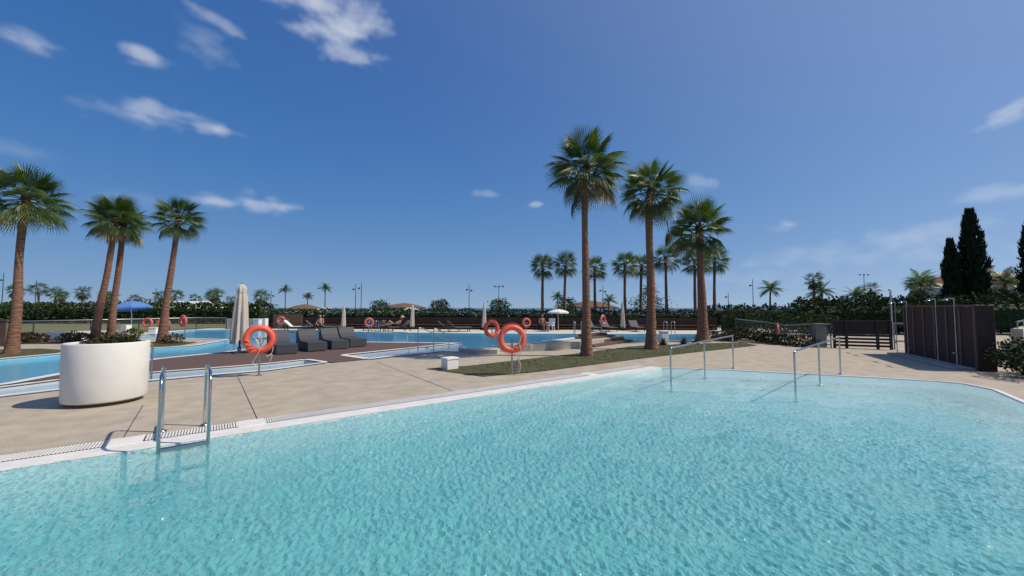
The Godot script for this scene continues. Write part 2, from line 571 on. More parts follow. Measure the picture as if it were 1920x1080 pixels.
# ---------------------------------------------------------------- the scene
func _ready() -> void:
	var cam := Camera3D.new()
	cam.name = "camera"
	add_child(cam)
	cam.position = Vector3(0, 1.65, 0)
	cam.rotation.x = atan(38.0 / 741.0)
	cam.fov = rad_to_deg(2.0 * atan(540.0 / 741.0))
	cam.near = 0.05
	cam.far = 12000.0
	cam.current = true
	var we := WorldEnvironment.new()
	we.name = "world_environment"
	var e := Environment.new()
	var sky := Sky.new()
	sky.sky_material = make_sky()
	e.background_mode = Environment.BG_SKY
	e.sky = sky
	e.tonemap_mode = Environment.TONE_MAPPER_LINEAR
	e.tonemap_exposure = 1.0
	e.sdfgi_enabled = true
	e.ssao_enabled = true
	e.ssil_enabled = true
	we.environment = e
	add_child(we)
	var sun := DirectionalLight3D.new()
	sun.name = "sun"
	add_child(sun)
	sun.look_at_from_position(SUN * 50.0, Vector3.ZERO, Vector3.UP)
	sun.light_energy = 1.35
	sun.light_color = Color(1.0, 0.955, 0.88)
	sun.light_angular_distance = 0.5
	sun.shadow_enabled = true
	make_materials()
	build_ground()
	build_pools()
	build_walls()
	build_palms()
	build_plants()
	build_poolside()
	build_far()

# outlines on the ground, metres (x, z)
var near_pool := v2([-7.6, -2.27, -5.17, -4.08, -0.96, -7.22, 4.13, -11.03, 5.84, -10.65, 8.64, -9.51, 9.60, -9.05, 9.88, -8.75, 9.78, -8.15, 8.91, -6.97, 8.4, -5.6, 8.3, -1.35, -8.2, -1.35])
var lagoon := v2([-20, -7, -16.35, -12.72, -16.14, -14.18, -14.67, -16.21, -13.73, -17.35, -14.6, -20.7, -19.0, -21.9, -22.5, -23.0, -22.3, -24.2, -23.9, -29.9, -19.83, -30.6, -13.83, -28.6, -9.34, -27.0, -2.07, -25.7, 4.05, -25.3, 12.8, -25.1, 11.3, -22.8, 8.92, -19.9, 6.13, -20.1, 3.25, -19.0, 0.53, -15.55, -1.55, -15.1, -2.35, -18.62, -6.97, -19.24, -8.50, -17.60, -10.22, -16.21, -10.50, -15.60, -11.50, -12.80, -11.45, -10.4, -11.0, -8.6, -12.0, -6.6])
var trough := v2([-11.4, -6.2, -10.50, -8.20, -10.25, -9.03, -9.11, -10.05, -7.74, -11.13, -6.99, -11.87, -6.54, -12.59, -5.69, -11.99, -6.50, -10.56, -7.40, -9.89, -8.22, -9.10, -9.18, -8.10, -9.55, -7.47, -10.2, -5.6])
var ramp := v2([-5.75, -13.85, -4.84, -15.1, -2.35, -18.62, -1.55, -15.1, -2.68, -15.3, -3.99, -13.86, -4.62, -12.95])
var brown := v2([-10.95, -8.84, -10.40, -9.17, -9.26, -10.22, -7.88, -11.33, -7.13, -12.10, -6.83, -12.99, -5.42, -11.99, -4.74, -12.72, -6.13, -13.86, -4.90, -15.22, -2.50, -18.50, -6.97, -19.24, -8.50, -17.60, -10.22, -16.21, -10.50, -15.60, -11.50, -12.80, -11.35, -10.2])
var lawn := v2([-2.35, -10.84, -0.70, -9.62, 0.55, -10.25, 5.14, -13.71, 10.86, -17.60, 10.97, -19.0, 8.38, -18.38, 5.16, -17.11, 2.43, -14.51, -1.21, -11.38])
var lawn_west := v2([-24, -8.0, -19.6, -8.2, -16.95, -12.6, -16.6, -14.4, -17.4, -15.6, -19.2, -16.2, -22.5, -15.2, -27, -12])
var lawn_island := v2([-15.0, -16.65, -14.7, -17.6, -15.2, -19.2, -17.2, -19.6, -17.8, -18.2, -16.2, -16.4])
var platform := v2([-0.45, -15.05, 0.71, -15.22, 2.84, -16.43, 3.30, -16.80, 5.0, -19.2, 5.6, -19.9, 3.25, -18.98, 0.53, -15.52, -0.42, -15.30])

func pool_depth(x: float, z: float) -> float:
	var d := (x - 4.13) * -0.355 + (z + 11.03) * 0.935
	var e := (x - 9.88) * -0.978 + (z + 8.75) * -0.209 - 0.8
	return clampf(minf(d * 0.098, e * 0.17) + 0.014, 0.014, 1.25)

func ramp_depth(x: float, z: float) -> float:
	var d := (x + 4.9) * 0.55 + (z + 13.2) * -0.83
	return clampf(d * 0.13, 0.02, 0.6)

func build_ground() -> void:
	var holes := [near_pool, lagoon, trough, ramp]
	var st := new_st()
	sheet(st, v2([-46, 9, 30, 9, 30, -33.0, -46, -33.0]), holes, 1.0, flat(0.0))
	struct("paving", st, M.deck, "beige washed-concrete paving round the pools", "paving")
	# the joints sawn in it: narrow recessed-looking dark strips
	st = new_st()
	for j in [[-4.94, -5.11, -6.28, -6.82], [-3.60, -5.73, -6.70, -9.74], [-6.9, -10.2, -6.70, -9.74], [-1.2, -8.0, -4.2, -12.3], [1.6, -10.0, 0.0, -9.9]]:
		var a := Vector3(j[0], 0.004, j[1])
		var b := Vector3(j[2], 0.004, j[3])
		var s := (b - a).cross(Vector3.UP).normalized() * 0.006
		up_tri(st, a - s, b - s, b + s)
		up_tri(st, a - s, b + s, a + s)
	struct("paving_joint", st, M.slot_dark, "thin dark joints across the beige paving", "joint")
	# the land beyond, in four sheets round the terrace, and the sea
	st = new_st()
	for r in [[-900, 60, 900, 9], [-900, 9, -46, -33], [30, 9, 900, -33], [-900, -33, 900, -125]]:
		sheet(st, v2([r[0], r[1], r[2], r[1], r[2], r[3], r[0], r[3]]), [], 60.0, flat(-0.03))
	struct("ground", st, M.dry_field, "dry grassy land running down to the shore", "ground")
	st = new_st()
	sheet(st, v2([-46, -17.0, -40, -18.75, -27.55, -22.95, -25.5, -27.1, -24.75, -31.0, -24.9, -33.0, -46, -33.0]), [], 1.5, flat(0.008))
	struct("field", st, M.dry_field, "dry yellow-green field behind the post-and-rail fence", "field")
	st = new_st()
	sheet(st, v2([10.2, -20.9, 11.4, -18.3, 12.6, -16.9, 13.2, -17.0, 12.7, -18.6, 13.3, -21.0, 14.2, -25.2, 12.9, -25.2, 11.5, -22.6]), [], 1.0, flat(0.008))
	struct("railing_bed", st, M.soil, "bare earth bed along the dipping railing", "flower bed")
	st = new_st()
	sheet(st, v2([-9000, -120, 9000, -120, 9000, -9500, -9000, -9500]), [], 1500.0, flat(-2.2))
	struct("sea", st, M.sea_water, "strip of dark blue sea along the horizon", "sea")
	# pale paving of the far terrace
	st = new_st()
	sheet(st, v2([-25, -23, -13, -19.6, 13.5, -22, 16, -26, 16, -31.2, -25, -32.6]), holes, 1.0, flat(0.004))
	struct("far_paving", st, M.pale_paving, "pale stone paving along the far side of the lagoon pool", "paving")
	# brown boards of the island, laid along its length
	st = new_st()
	sheet(st, brown, [near_pool, lagoon, trough, ramp], 1.0, flat(0.010))
	var dk := struct("boarded_island", st, M.slot_dark, "brown boarded deck between the shallow trough and the lagoon pool", "decking")
	board_deck(dk)
	for a in [[lawn, "lawn", "worn green lawn strip round the three tall palms"], [lawn_west, "lawn", "small lawn under the leaning palm beside the boat-shaped channel"], [lawn_island, "lawn", "small round lawn at the foot of the palm on the peninsula"]]:
		st = new_st()
		sheet(st, a[0], [lagoon], 0.7, flat(0.016))
		struct(a[1], st, M.lawn_soil, a[2], "lawn")
	grass()

func board_deck(parent: Node) -> void:
	var along := Vector2(0.66, -0.75)
	var across := Vector2(0.75, 0.66)
	var n := 0
	var st := new_st()
	for i in range(-70, 60):
		var o := Vector2(-7.0, -14.5) + across * (i * 0.145)
		var strip := PackedVector2Array([o - along * 12 - across * 0.069, o + along * 12 - across * 0.069, o + along * 12 + across * 0.069, o - along * 12 + across * 0.069])
		for p in Geometry2D.intersect_polygons(strip, brown):
			var pieces := [p]
			for h in [lagoon, trough, ramp]:
				var left := []
				for q in pieces:
					left.append_array(Geometry2D.clip_polygons(q, h))
				pieces = left
			for q in pieces:
				if q.size() > 2:
					slab(st, q, 0.012, 0.030)
					n += 1
	var o := obj("board", st, M.brown_deck, parent)
	o.set_meta("kind", "stuff")

func grass() -> void:
	rng.seed = 11
	for a in [[lawn, 15000, "short worn grass on the lawn strip round the tall palms"], [lawn_west, 3500, "short grass under the leaning palm by the channel"], [lawn_island, 1600, "short grass at the foot of the palm on the peninsula"]]:
		var lo: Vector2 = a[0][0]
		var hi: Vector2 = a[0][0]
		for p in a[0]:
			lo = lo.min(p)
			hi = hi.max(p)
		var root := Node3D.new()
		root.name = numbered("grass")
		add_child(root)
		tag(root, a[2], "grass", "", "stuff")
		var patch := noise(13, 0.6, 3)
		var sts := [new_st(), new_st(), new_st(), new_st()]
		var made := 0
		while made < a[1]:
			var p := Vector2(rng.randf_range(lo.x, hi.x), rng.randf_range(lo.y, hi.y))
			if not Geometry2D.is_point_in_polygon(p, a[0]) or Geometry2D.is_point_in_polygon(p, lagoon):
				made += 1
				continue
			made += 1
			var k := patch.get_noise_2d(p.x, p.y)
			if k < -0.28 and rng.randf() < 0.7:
				continue
			var st: SurfaceTool = sts[3] if rng.randf() < 0.16 - k * 0.25 else sts[rng.randi() % 3]
			for b in 3:
				var t := rng.randf() * TAU
				var d := Vector3(cos(t), 0, sin(t))
				var s := d.cross(Vector3.UP) * rng.randf_range(0.004, 0.008)
				var q := Vector3(p.x, 0.014, p.y) + Vector3(rng.randf_range(-0.03, 0.03), 0, rng.randf_range(-0.03, 0.03))
				tri(st, q - s, q + s, q + d * rng.randf_range(0.005, 0.035) + Vector3.UP * rng.randf_range(0.015, 0.045))
		for i in 4:
			obj("blades", sts[i], M["grass_%d" % i], root).set_meta("kind", "stuff")

func pool_walls(st: SurfaceTool, poly: PackedVector2Array, depth: Callable, skip := []) -> void:
	for i in poly.size():
		if i in skip:
			continue
		var a := poly[i]
		var b := poly[(i + 1) % poly.size()]
		var n := maxi(1, int(a.distance_to(b) / 1.0))
		for k in n:
			var p := a.lerp(b, float(k) / n)
			var q := a.lerp(b, float(k + 1) / n)
			var v := [Vector3(p.x, 0.0, p.y), Vector3(q.x, 0.0, q.y), Vector3(q.x, -depth.call(q.x, q.y) - 0.01, q.y), Vector3(p.x, -depth.call(p.x, p.y) - 0.01, p.y)]
			quad(st, v[0], v[1], v[2], v[3])

func coping(st: SurfaceTool, poly: PackedVector2Array, width: float, y: float, holes: Array) -> void:
	for ring in Geometry2D.offset_polygon(poly, width, Geometry2D.JOIN_ROUND):
		sheet(st, ring, holes, 1.0, flat(y))

func build_pools() -> void:
	var holes := [near_pool, lagoon, trough, ramp]
	# the near pool: beach at the far end, deep towards the planter
	var st := new_st()
	sheet(st, near_pool, [], 0.5, func(x, z): return -pool_depth(x, z))
	pool_walls(st, near_pool, pool_depth)
	struct("pool_basin", st, M.turquoise_tile, "pale tiled basin sloping up to a beach at the far end", "pool")
	st = new_st(true)
	rippled(st, near_pool, 0.032)
	struct("pool_water", st, M.pool_water, "rippled turquoise water of the near pool", "water")
	st = new_st()
	sheet(st, lagoon, [], 1.5, flat(-1.0))
	pool_walls(st, lagoon, func(_x, _z): return 1.0, [35])
	struct("lagoon_basin", st, M.blue_tile, "blue tiled basin of the long lagoon pool", "pool")
	st = new_st()
	sheet(st, lagoon, [], 1.5, flat(-0.02))
	struct("lagoon_water", st, M.lagoon_water, "calm blue water of the long lagoon pool", "water")
	st = new_st()
	sheet(st, ramp, [], 0.5, func(x, z): return -ramp_depth(x, z))
	pool_walls(st, ramp, ramp_depth, [2])
	struct("ramp_basin", st, M.grey_blue_tile, "sloping grey-blue tiled ramp into the lagoon pool", "pool")
	st = new_st()
	sheet(st, ramp, [], 0.5, flat(-0.012))
	struct("ramp_water", st, M.shallow_water, "thin clear water over the ramp between the handrails", "water")
	st = new_st()
	sheet(st, trough, [], 0.5, flat(-0.14))
	pool_walls(st, trough, func(_x, _z): return 0.14)
	struct("trough_basin", st, M.grey_blue_tile, "shallow grey-blue tiled foot trough beside the boarded island", "pool")
	st = new_st()
	sheet(st, trough, [], 0.5, flat(-0.03))
	struct("trough_water", st, M.shallow_water, "shallow pale water in the foot trough", "water")
	# the body of the deeper water: thin scattering layers, each ending where the sloping floor rises through it
	var k := 0
	for y in [0.12, 0.21, 0.32, 0.44, 0.57, 0.72]:
		st = new_st(true)
		water_layer(st, near_pool, 0.10, y, k * 1.37)
		k += 1
		struct("pool_water_depth", st, M["water_layer_%d" % (k - 1)], "turquoise body of the near pool's deeper water", "water")
	# white edges
	st = new_st()
	coping(st, lagoon, 0.26, 0.036, holes + [lawn_west])
	coping(st, trough, 0.16, 0.034, holes)
	coping(st, ramp, 0.24, 0.038, holes)
	struct("pool_coping", st, M.coping, "white stone edge round the lagoon pool, trough and ramp", "coping")
	st = new_st()
	coping(st, near_pool, 0.09, 0.006, holes)
	slab(st, PackedVector2Array([Vector2(-7.6, -2.27), Vector2(4.13, -11.03), Vector2(4.13, -11.03) - Vector2(0.2, 0.268), Vector2(-7.6, -2.27) - Vector2(0.2, 0.268)]), 0.001, 0.011)
	struct("pool_rim", st, M.coping, "white stone rim round the near pool", "coping")
	overflow_grate()

# waves of the near pool, dying out over the beach
func wave(x: float, z: float) -> float:
	var u := x * 0.16 * 2048.0
	var v := z * 0.16 * 2048.0
	var h := 0.0
	var iu := floori(u)
	var iv := floori(v)
	var fu := u - iu
	var fv := v - iv
	for k in 4:
		var i := iu + (k & 1)
		var j := iv + (k >> 1)
		h += ripple_image.get_pixel(posmod(i, 2048), posmod(j, 2048)).r * (fu if k & 1 else 1.0 - fu) * (fv if k >> 1 else 1.0 - fv)
	var swell := 0.006 * sin(x * 9.0 + z * 7.0 + 2.6 * sin(z * 0.9 + x * 0.4) + 1.2 * sin(x * 1.7)) + 0.004 * sin(z * 8.3 - x * 5.9 + 1.8 * sin(x * 1.1))
	return -0.012 + (h - 0.5) * 0.030 * WAVE * smoothstep(0.12, 0.6, pool_depth(x, z)) + swell * smoothstep(0.1, 0.6, pool_depth(x, z))

const WAVE := 2.0

func rippled(st: SurfaceTool, poly: PackedVector2Array, cell: float) -> void:
	var lo := poly[0]
	var hi := poly[0]
	for p in poly:
		lo = lo.min(p)
		hi = hi.max(p)
	var nx := int(ceil((hi.x - lo.x) / cell))
	var nz := int(ceil((hi.y - lo.y) / cell))
	var y := PackedFloat32Array()
	y.resize((nx + 1) * (nz + 1))
	var inside := PackedByteArray()
	inside.resize(y.size())
	for j in nz + 1:
		for i in nx + 1:
			var q := lo + Vector2(i, j) * cell
			var k := j * (nx + 1) + i
			inside[k] = 1 if Geometry2D.is_point_in_polygon(q, poly) else 0
			y[k] = wave(q.x, q.y) if inside[k] else 0.0
	for j in nz:
		for i in nx:
			var k := j * (nx + 1) + i
			var n: int = inside[k] + inside[k + 1] + inside[k + nx + 1] + inside[k + nx + 2]
			var a := lo + Vector2(i, j) * cell
			if n == 4:
				quad(st, Vector3(a.x, y[k], a.y), Vector3(a.x, y[k + nx + 1], a.y + cell), Vector3(a.x + cell, y[k + nx + 2], a.y + cell), Vector3(a.x + cell, y[k + 1], a.y))
			elif n > 0:
				var r := PackedVector2Array([a, a + Vector2(cell, 0), a + Vector2(cell, cell), a + Vector2(0, cell)])
				for p in Geometry2D.intersect_polygons(r, poly):
					var ix := Geometry2D.triangulate_polygon(p)
					for e in range(0, ix.size(), 3):
						var v := []
						for f in 3:
							var q: Vector2 = p[ix[e + f]]
							v.append(Vector3(q.x, wave(q.x, q.y), q.y))
						up_tri(st, v[0], v[1], v[2])

func water_layer(st: SurfaceTool, poly: PackedVector2Array, cell: float, deep: float, shift: float) -> void:
	var lo := poly[0]
	var hi := poly[0]
	for p in poly:
		lo = lo.min(p)
		hi = hi.max(p)
	var h := func(x: float, z: float) -> float: return -deep + 0.045 * sin(x * 3.1 + z * 1.7 + shift) * sin(z * 3.7 - x * 1.1 + shift * 2.0) + 0.02 * sin(x * 9.0 - z * 7.0 + shift) * sin(z * 11.0 + x * 4.0)
	for j in int((hi.y - lo.y) / cell):
		for i in int((hi.x - lo.x) / cell):
			var a := lo + Vector2(i, j) * cell
			if pool_depth(a.x, a.y) < deep - 0.10 or pool_depth(a.x, a.y) < 0.03:
				continue
			var r := PackedVector2Array([a, a + Vector2(cell, 0), a + Vector2(cell, cell), a + Vector2(0, cell)])
			var n := 0
			for q in r:
				if Geometry2D.is_point_in_polygon(q, poly):
					n += 1
			if n == 4:
				quad(st, Vector3(a.x, h.call(a.x, a.y), a.y), Vector3(a.x, h.call(a.x, a.y + cell), a.y + cell), Vector3(a.x + cell, h.call(a.x + cell, a.y + cell), a.y + cell), Vector3(a.x + cell, h.call(a.x + cell, a.y), a.y))

# the overflow channel beside the near pool's straight edge: white cross bars over a dark gutter
func overflow_grate() -> void:
	var a := Vector3(-7.6, 0, -2.27)
	var start := Vector3(-5.17, 0, -4.08)
	var root := thing("overflow_grate", start, 0.0, "white slotted overflow grate along the straight pool edge", "grate")
	var off := -INTO * 0.49
	var st := new_st()
	var gut := new_st()
	var plates := [0.86, 2.15, 9.2]
	var s := -3.6
	var bars := 0
	var w := INTO * 0.135
	var p0 := off + EDGE * -3.6
	var p1 := off + EDGE * 11.4
	up_tri(gut, p0 - w + Vector3.UP * 0.009, p1 - w + Vector3.UP * 0.009, p1 + w + Vector3.UP * 0.009)
	up_tri(gut, p0 - w + Vector3.UP * 0.009, p1 + w + Vector3.UP * 0.009, p0 + w + Vector3.UP * 0.009)
	obj("gutter", gut, M.slot_dark, root)
	var turn := atan2(-EDGE.z, EDGE.x)
	var far := new_st()
	while s < 11.4:
		var skip := false
		for p in plates:
			if absf(s - p) < 0.16:
				skip = true
		if not skip:
			var c := off + EDGE * s + Vector3.UP * 0.014
			bx(st if s < 4.0 else far, c, Vector3(0.022, 0.012, 0.26), 0.003, turn)
			bars += 1
		s += 0.031
	obj("bar", st, M.coping, root).set_meta("kind", "stuff")
	obj("bar", far, M.coping, root).set_meta("kind", "stuff")
	for p in plates:
		st = new_st()
		bx(st, off + EDGE * p + INTO * 0.02 + Vector3.UP * 0.014, Vector3(0.32, 0.016, 0.34), 0.004, turn)
		obj("cover_plate", st, M.coping, root)

# ---------------------------------------------------------------- walls, fences, steps
func post_run(parent: Node, pts: Array, step: float, h: float, r: float, m: Material, called := "post") -> void:
	var st := new_st()
	tube(st, [Vector3.ZERO, Vector3(0, h, 0)], r, 8)
	var mesh := done(st)
	for i in pts.size() - 1:
		var a: Vector3 = pts[i]
		var b: Vector3 = pts[i + 1]
		var n := maxi(1, roundi(a.distance_to(b) / step))
		for k in n + (1 if i == pts.size() - 2 else 0):
			put(called, mesh, m, parent).position = a.lerp(b, float(k) / n)

func rail_run(parent: Node, pts: Array, y: float, r: float, m: Material, called := "handrail") -> void:
	var st := new_st(true)
	var p := []
	for q in pts:
		p.append(q + Vector3.UP * y)
	tube(st, p, r, 8)
	obj(called, st, m, parent)

func panel_mesh(w: float, h: float, t: float, bev := 0.004) -> ArrayMesh:
	var st := new_st()
	bx(st, Vector3(0, h / 2, 0), Vector3(w, h, t), bev)
	return done(st)

func run_panels(parent: Node, a: Vector3, b: Vector3, n: int, h: float, t: float, gap: float, m: Material, called: String) -> void:
	var w := a.distance_to(b) / n
	var mesh := panel_mesh(w - gap, h, t)
	for k in n:
		var o := put(called, mesh, m, parent)
		o.position = a.lerp(b, (k + 0.5) / n)
		o.rotation.y = atan2(-(b - a).z, (b - a).x)

func build_walls() -> void:
	# rust-brown retaining wall of steel sheets behind the far terrace
	var w := thing("retaining_wall", Vector3(-20.6, 0, -32.4), 0.0, "long low rust-brown wall behind the far sunbeds", "wall")
	var a := Vector3.ZERO
	var b := Vector3(36.0, 0, 2.6)
	run_panels(w, a, b, 24, 0.92, 0.10, 0.012, M.corten, "sheet_panel")
	for y in [0.16, 0.36]:
		var st := new_st()
		var t := atan2(-2.6, 36.0)
		bx(st, (a + b) / 2 + Vector3(-0.02, y, 0.20), Vector3(35.6, 0.05, 0.26), 0.005, t)
		obj("bench_slat", st, M.brown_deck, w)
	# timber screen at its end
	w = thing("timber_screen", Vector3(15.4, 0, -29.2), 0.0, "dark upright timber screen where the brown wall ends", "screen")
	run_panels(w, Vector3.ZERO, Vector3(0.5, 0, 2.2), 7, 1.45, 0.06, 0.03, M.dark_timber, "plank")
	# low wall with a wooden hatch beside the closed beige parasol
	w = thing("garden_wall", Vector3(-22.4, 0, -31.2), 0.0, "low grey wall with white pier beside the bare wooden screen", "wall")
	var st := new_st()
	bx(st, Vector3(1.4, 0.42, 0), Vector3(3.0, 0.84, 0.2))
	obj("wall_face", st, M.platform_stone, w)
	st = new_st()
	bx(st, Vector3(3.05, 0.43, 0.1), Vector3(0.22, 0.86, 0.4))
	obj("pier", st, M.white_plain, w)
	w = thing("timber_screen", Vector3(-19.3, 0, -32.0), 0.0, "bleached upright board screen behind the low grey wall", "screen")
	run_panels(w, Vector3.ZERO, Vector3(2.4, 0, 0.0), 9, 1.15, 0.05, 0.02, M.beam_timber, "plank")
	w = thing("white_pier", Vector3(-19.0, 0, -29.6), 0.0, "square white masonry pier at the end of the bleached board screen", "pier")
	st = new_st()
	bx(st, Vector3(0, 0.40, 0), Vector3(0.42, 0.80, 0.42))
	obj("shaft", st, M.white_plain, w)
	st = new_st()
	bx(st, Vector3(0, 0.83, 0), Vector3(0.48, 0.06, 0.48))
	obj("cap", st, M.white_plain, w)
	# railing round the western field
	w = thing("field_railing", Vector3.ZERO, 0.0, "thin dark post-and-rail fence along the dry field", "fence")
	var pts := [Vector3(-40, 0, -18.6), Vector3(-27.5, 0, -22.8), Vector3(-25.4, 0, -27.0), Vector3(-24.6, 0, -30.9), Vector3(-22.4, 0, -31.1)]
	post_run(w, pts, 1.9, 0.92, 0.03, M.dark_steel)
	rail_run(w, pts, 0.92, 0.028, M.dull_steel)
	rail_run(w, pts, 0.10, 0.018, M.dark_steel, "bottom_rail")
	for i in pts.size() - 1:
		run_panels(w, pts[i] + Vector3.UP * 0.14, pts[i + 1] + Vector3.UP * 0.14, maxi(1, roundi(pts[i].distance_to(pts[i + 1]) / 1.9)), 0.72, 0.012, 0.08, M.screen_glass, "glass_pane")
	# brown board fence at the western edge
	w = thing("board_fence", Vector3(-25.5, 0, -16.6), 0.0, "brown upright board fence behind the leaning palm trunk", "fence")
	run_panels(w, Vector3.ZERO, Vector3(3.6, 0, -0.6), 12, 1.10, 0.05, 0.03, M.brown_deck, "plank")
	st = new_st()
	bx(st, Vector3(1.8, 1.13, -0.3), Vector3(3.7, 0.06, 0.1), 0.006, atan2(0.6, 3.6))
	obj("top_rail", st, M.brown_deck, w)
	# white curved bench wall and posts of the western bed
	w = thing("bench_wall", Vector3.ZERO, 0.0, "low white curved bench wall beyond the round planter", "bench")
	st = new_st()
	var arc := []
	for k in 9:
		var t := k / 8.0
		arc.append(Vector3(-24.9 + t * 2.8, 0, -21.2 - t * 1.6 - sin(t * PI) * 0.35))
	for k in 8:
		var p: Vector3 = arc[k]
		var q: Vector3 = arc[k + 1]
		bx(st, (p + q) / 2 + Vector3.UP * 0.19, Vector3(p.distance_to(q) + 0.02, 0.38, 0.35 + 0.002 * (k % 2)), 0.01, atan2(-(q - p).z, (q - p).x))
	obj("wall_face", st, M.white_plain, w)
	st = new_st()
	bx(st, Vector3(-22.0, 0.35, -22.6), Vector3(0.34, 0.70, 0.3))
	obj("end_block", st, M.white_plain, w)
	w = thing("planting_bed", Vector3.ZERO, 0.0, "bare brown planting bed in front of the dry field", "flower bed")
	st = new_st()
	sheet(st, v2([-24.5, -18.0, -20.2, -18.6, -20.0, -20.6, -22.0, -21.6, -25.6, -20.6]), [lagoon], 0.8, flat(0.03))
	obj("bed_soil", st, M.soil, w)
	# railing with a dip on the eastern side
	w = thing("garden_railing", Vector3.ZERO, 0.0, "glass and steel railing that dips beside the clipped shrubs", "fence")
	pts = [Vector3(14.3, 0, -25.4), Vector3(13.4, -0.06, -21.0), Vector3(12.75, -0.12, -18.6), Vector3(13.1, -0.02, -17.3), Vector3(13.4, 0.0, -16.7)]
	post_run(w, pts, 1.25, 0.98, 0.022, M.dark_steel)
	rail_run(w, pts, 0.98, 0.026, M.dull_steel)
	rail_run(w, pts, 0.12, 0.016, M.dark_steel, "bottom_rail")
	for i in pts.size() - 1:
		run_panels(w, pts[i] + Vector3.UP * 0.15, pts[i + 1] + Vector3.UP * 0.15, maxi(1, roundi(pts[i].distance_to(pts[i + 1]) / 1.25)), 0.76, 0.012, 0.07, M.screen_glass, "glass_pane")
	w = thing("concrete_pier", Vector3(13.15, 0, -17.0), 0.0, "plain grey pier beside the dark slatted gate", "pier")
	st = new_st()
	bx(st, Vector3(0, 0.48, 0), Vector3(0.46, 0.96, 0.25))
	obj("shaft", st, M.grey_render, w)
	st = new_st()
	bx(st, Vector3(0, 0.98, 0), Vector3(0.52, 0.05, 0.31))
	obj("cap", st, M.grey_render, w)
	# dark gate
	var dir := Vector3(15.15, 0, -15.9) - Vector3(13.5, 0, -16.65)
	w = thing("slatted_gate", Vector3(13.5, 0, -16.65), atan2(-dir.z, dir.x), "dark slatted timber gate between the railing and the shower screen", "gate")
	var len := dir.length()
	for x in [0.0, 0.40, 1.40, len]:
		st = new_st()
		bx(st, Vector3(x, 0.58, 0.04), Vector3(0.09, 1.16, 0.07))
		obj("post", st, M.dark_timber, w)
	for k in 8:
		st = new_st()
		bx(st, Vector3(len / 2, 0.12 + 0.138 * k, 0), Vector3(len - 0.04, 0.130 if k > 3 else 0.085, 0.025), 0.004)
		obj("slat", st, M.dark_timber, w)
	# short railing between gate and showers
	w = thing("garden_railing", Vector3.ZERO, 0.0, "short steel railing between the slatted gate and the shower screen", "fence")
	pts = [Vector3(15.3, 0, -15.9), Vector3(15.6, 0, -14.4), Vector3(15.2, 0, -13.2)]
	post_run(w, pts, 1.4, 1.05, 0.025, M.dull_steel)
	rail_run(w, pts, 1.05, 0.03, M.dull_steel)
	rail_run(w, pts, 0.35, 0.03, M.dull_steel, "bottom_rail")
	# shower screen: brown panels with upright battens
	a = Vector3(14.15, 0, -14.25)
	b = Vector3(12.35, 0, -10.55)
	dir = b - a
	w = thing("shower_screen", a, atan2(-dir.z, dir.x), "tall brown panelled screen behind the four shower poles", "screen")
	len = dir.length()
	run_panels(w, Vector3.ZERO, Vector3(len, 0, 0), 6, 1.68, 0.05, 0.02, M.corten, "screen_panel")
	for k in 7:
		st = new_st()
		bx(st, Vector3(len * k / 6.0, 0.86, 0.036), Vector3(0.10, 1.72, 0.02))
		obj("batten", st, M.brown_deck, w)
	st = new_st()
	bx(st, Vector3(len / 2, 1.715, 0), Vector3(len + 0.14, 0.05, 0.13))
	obj("top_rail", st, M.brown_deck, w)
	st = new_st()
	bx(st, Vector3(len + 0.082, 0.86, -0.13), Vector3(0.06, 1.72, 0.34))
	obj("return_panel", st, M.corten, w)
	st = new_st()
	bx(st, Vector3(len / 2, 0.03, 0.30), Vector3(len, 0.06, 0.5))
	obj("shower_tray", st, M.platform_stone, w)
	# four outdoor showers
	for s in [[0.10, 1.86, "slim steel shower pole by the gate end of the brown screen"], [0.98, 1.88, "slim steel shower pole second from the gate end of the brown screen"], [2.88, 1.92, "slim steel shower pole third from the gate end of the brown screen"], [3.86, 1.92, "slim steel shower pole at the shrub end of the brown screen"]]:
		var d := dir.normalized()
		var out := Vector3(d.z, 0, -d.x)
		if out.x > 0:
			out = -out
		var sh := thing("shower_pole", a + d * s[0] + out * 0.30, 0.0, s[2], "shower", "outdoor showers")
		st = new_st(true)
		tube(st, [Vector3(0, 0.06, 0), Vector3(0, s[1], 0)], 0.012, 10)
		obj("pole", st, M.dull_steel, sh)
		st = new_st(true)
		tube(st, [Vector3(0, s[1], 0), Vector3(0, s[1] + 0.01, 0) - d * 0.45], 0.016, 8)
		obj("arm", st, M.steel, sh)
		st = new_st(true)
		lathe(st, [Vector2(0.0, -0.04), Vector2(0.07, -0.04), Vector2(0.07, -0.025), Vector2(0.015, 0.0), Vector2(0.0, 0.0)], 14, Vector3(0, s[1] - 0.01, 0) - d * 0.44)
		obj("shower_head", st, M.steel, sh)
		st = new_st(true)
		tube(st, [Vector3(0, 0.42, 0), Vector3(0, 0.42, 0) + out * 0.07], 0.025, 8)
		obj("valve", st, M.steel, sh)
	# raised stone platform and the wooden steps onto it
	st = new_st()
	slab(st, platform, 0.0, 0.27)
	slab(st, v2([-2.0, -14.95, -1.35, -14.34, -0.54, -14.34, -0.46, -15.0, -0.40, -15.28, -1.50, -15.06]), 0.0, 0.15)
	tag(obj("stone_platform", st, M.platform_stone), "low weathered stone platform at the lagoon pool's near edge", "platform")
	st = new_st()
	slab(st, v2([0.48, -15.62, 3.22, -19.1, 5.58, -20.0, 5.6, -19.82, 3.35, -18.85, 0.72, -15.5, -0.40, -15.24, -0.40, -15.40]), 0.271, 0.285)
	tag(obj("platform_edge", st, M.coping), "white stone nosing along the top of the stone platform", "coping")
	var sd := Vector3(5.95, 0, -19.54) - Vector3(3.45, 0, -16.75)
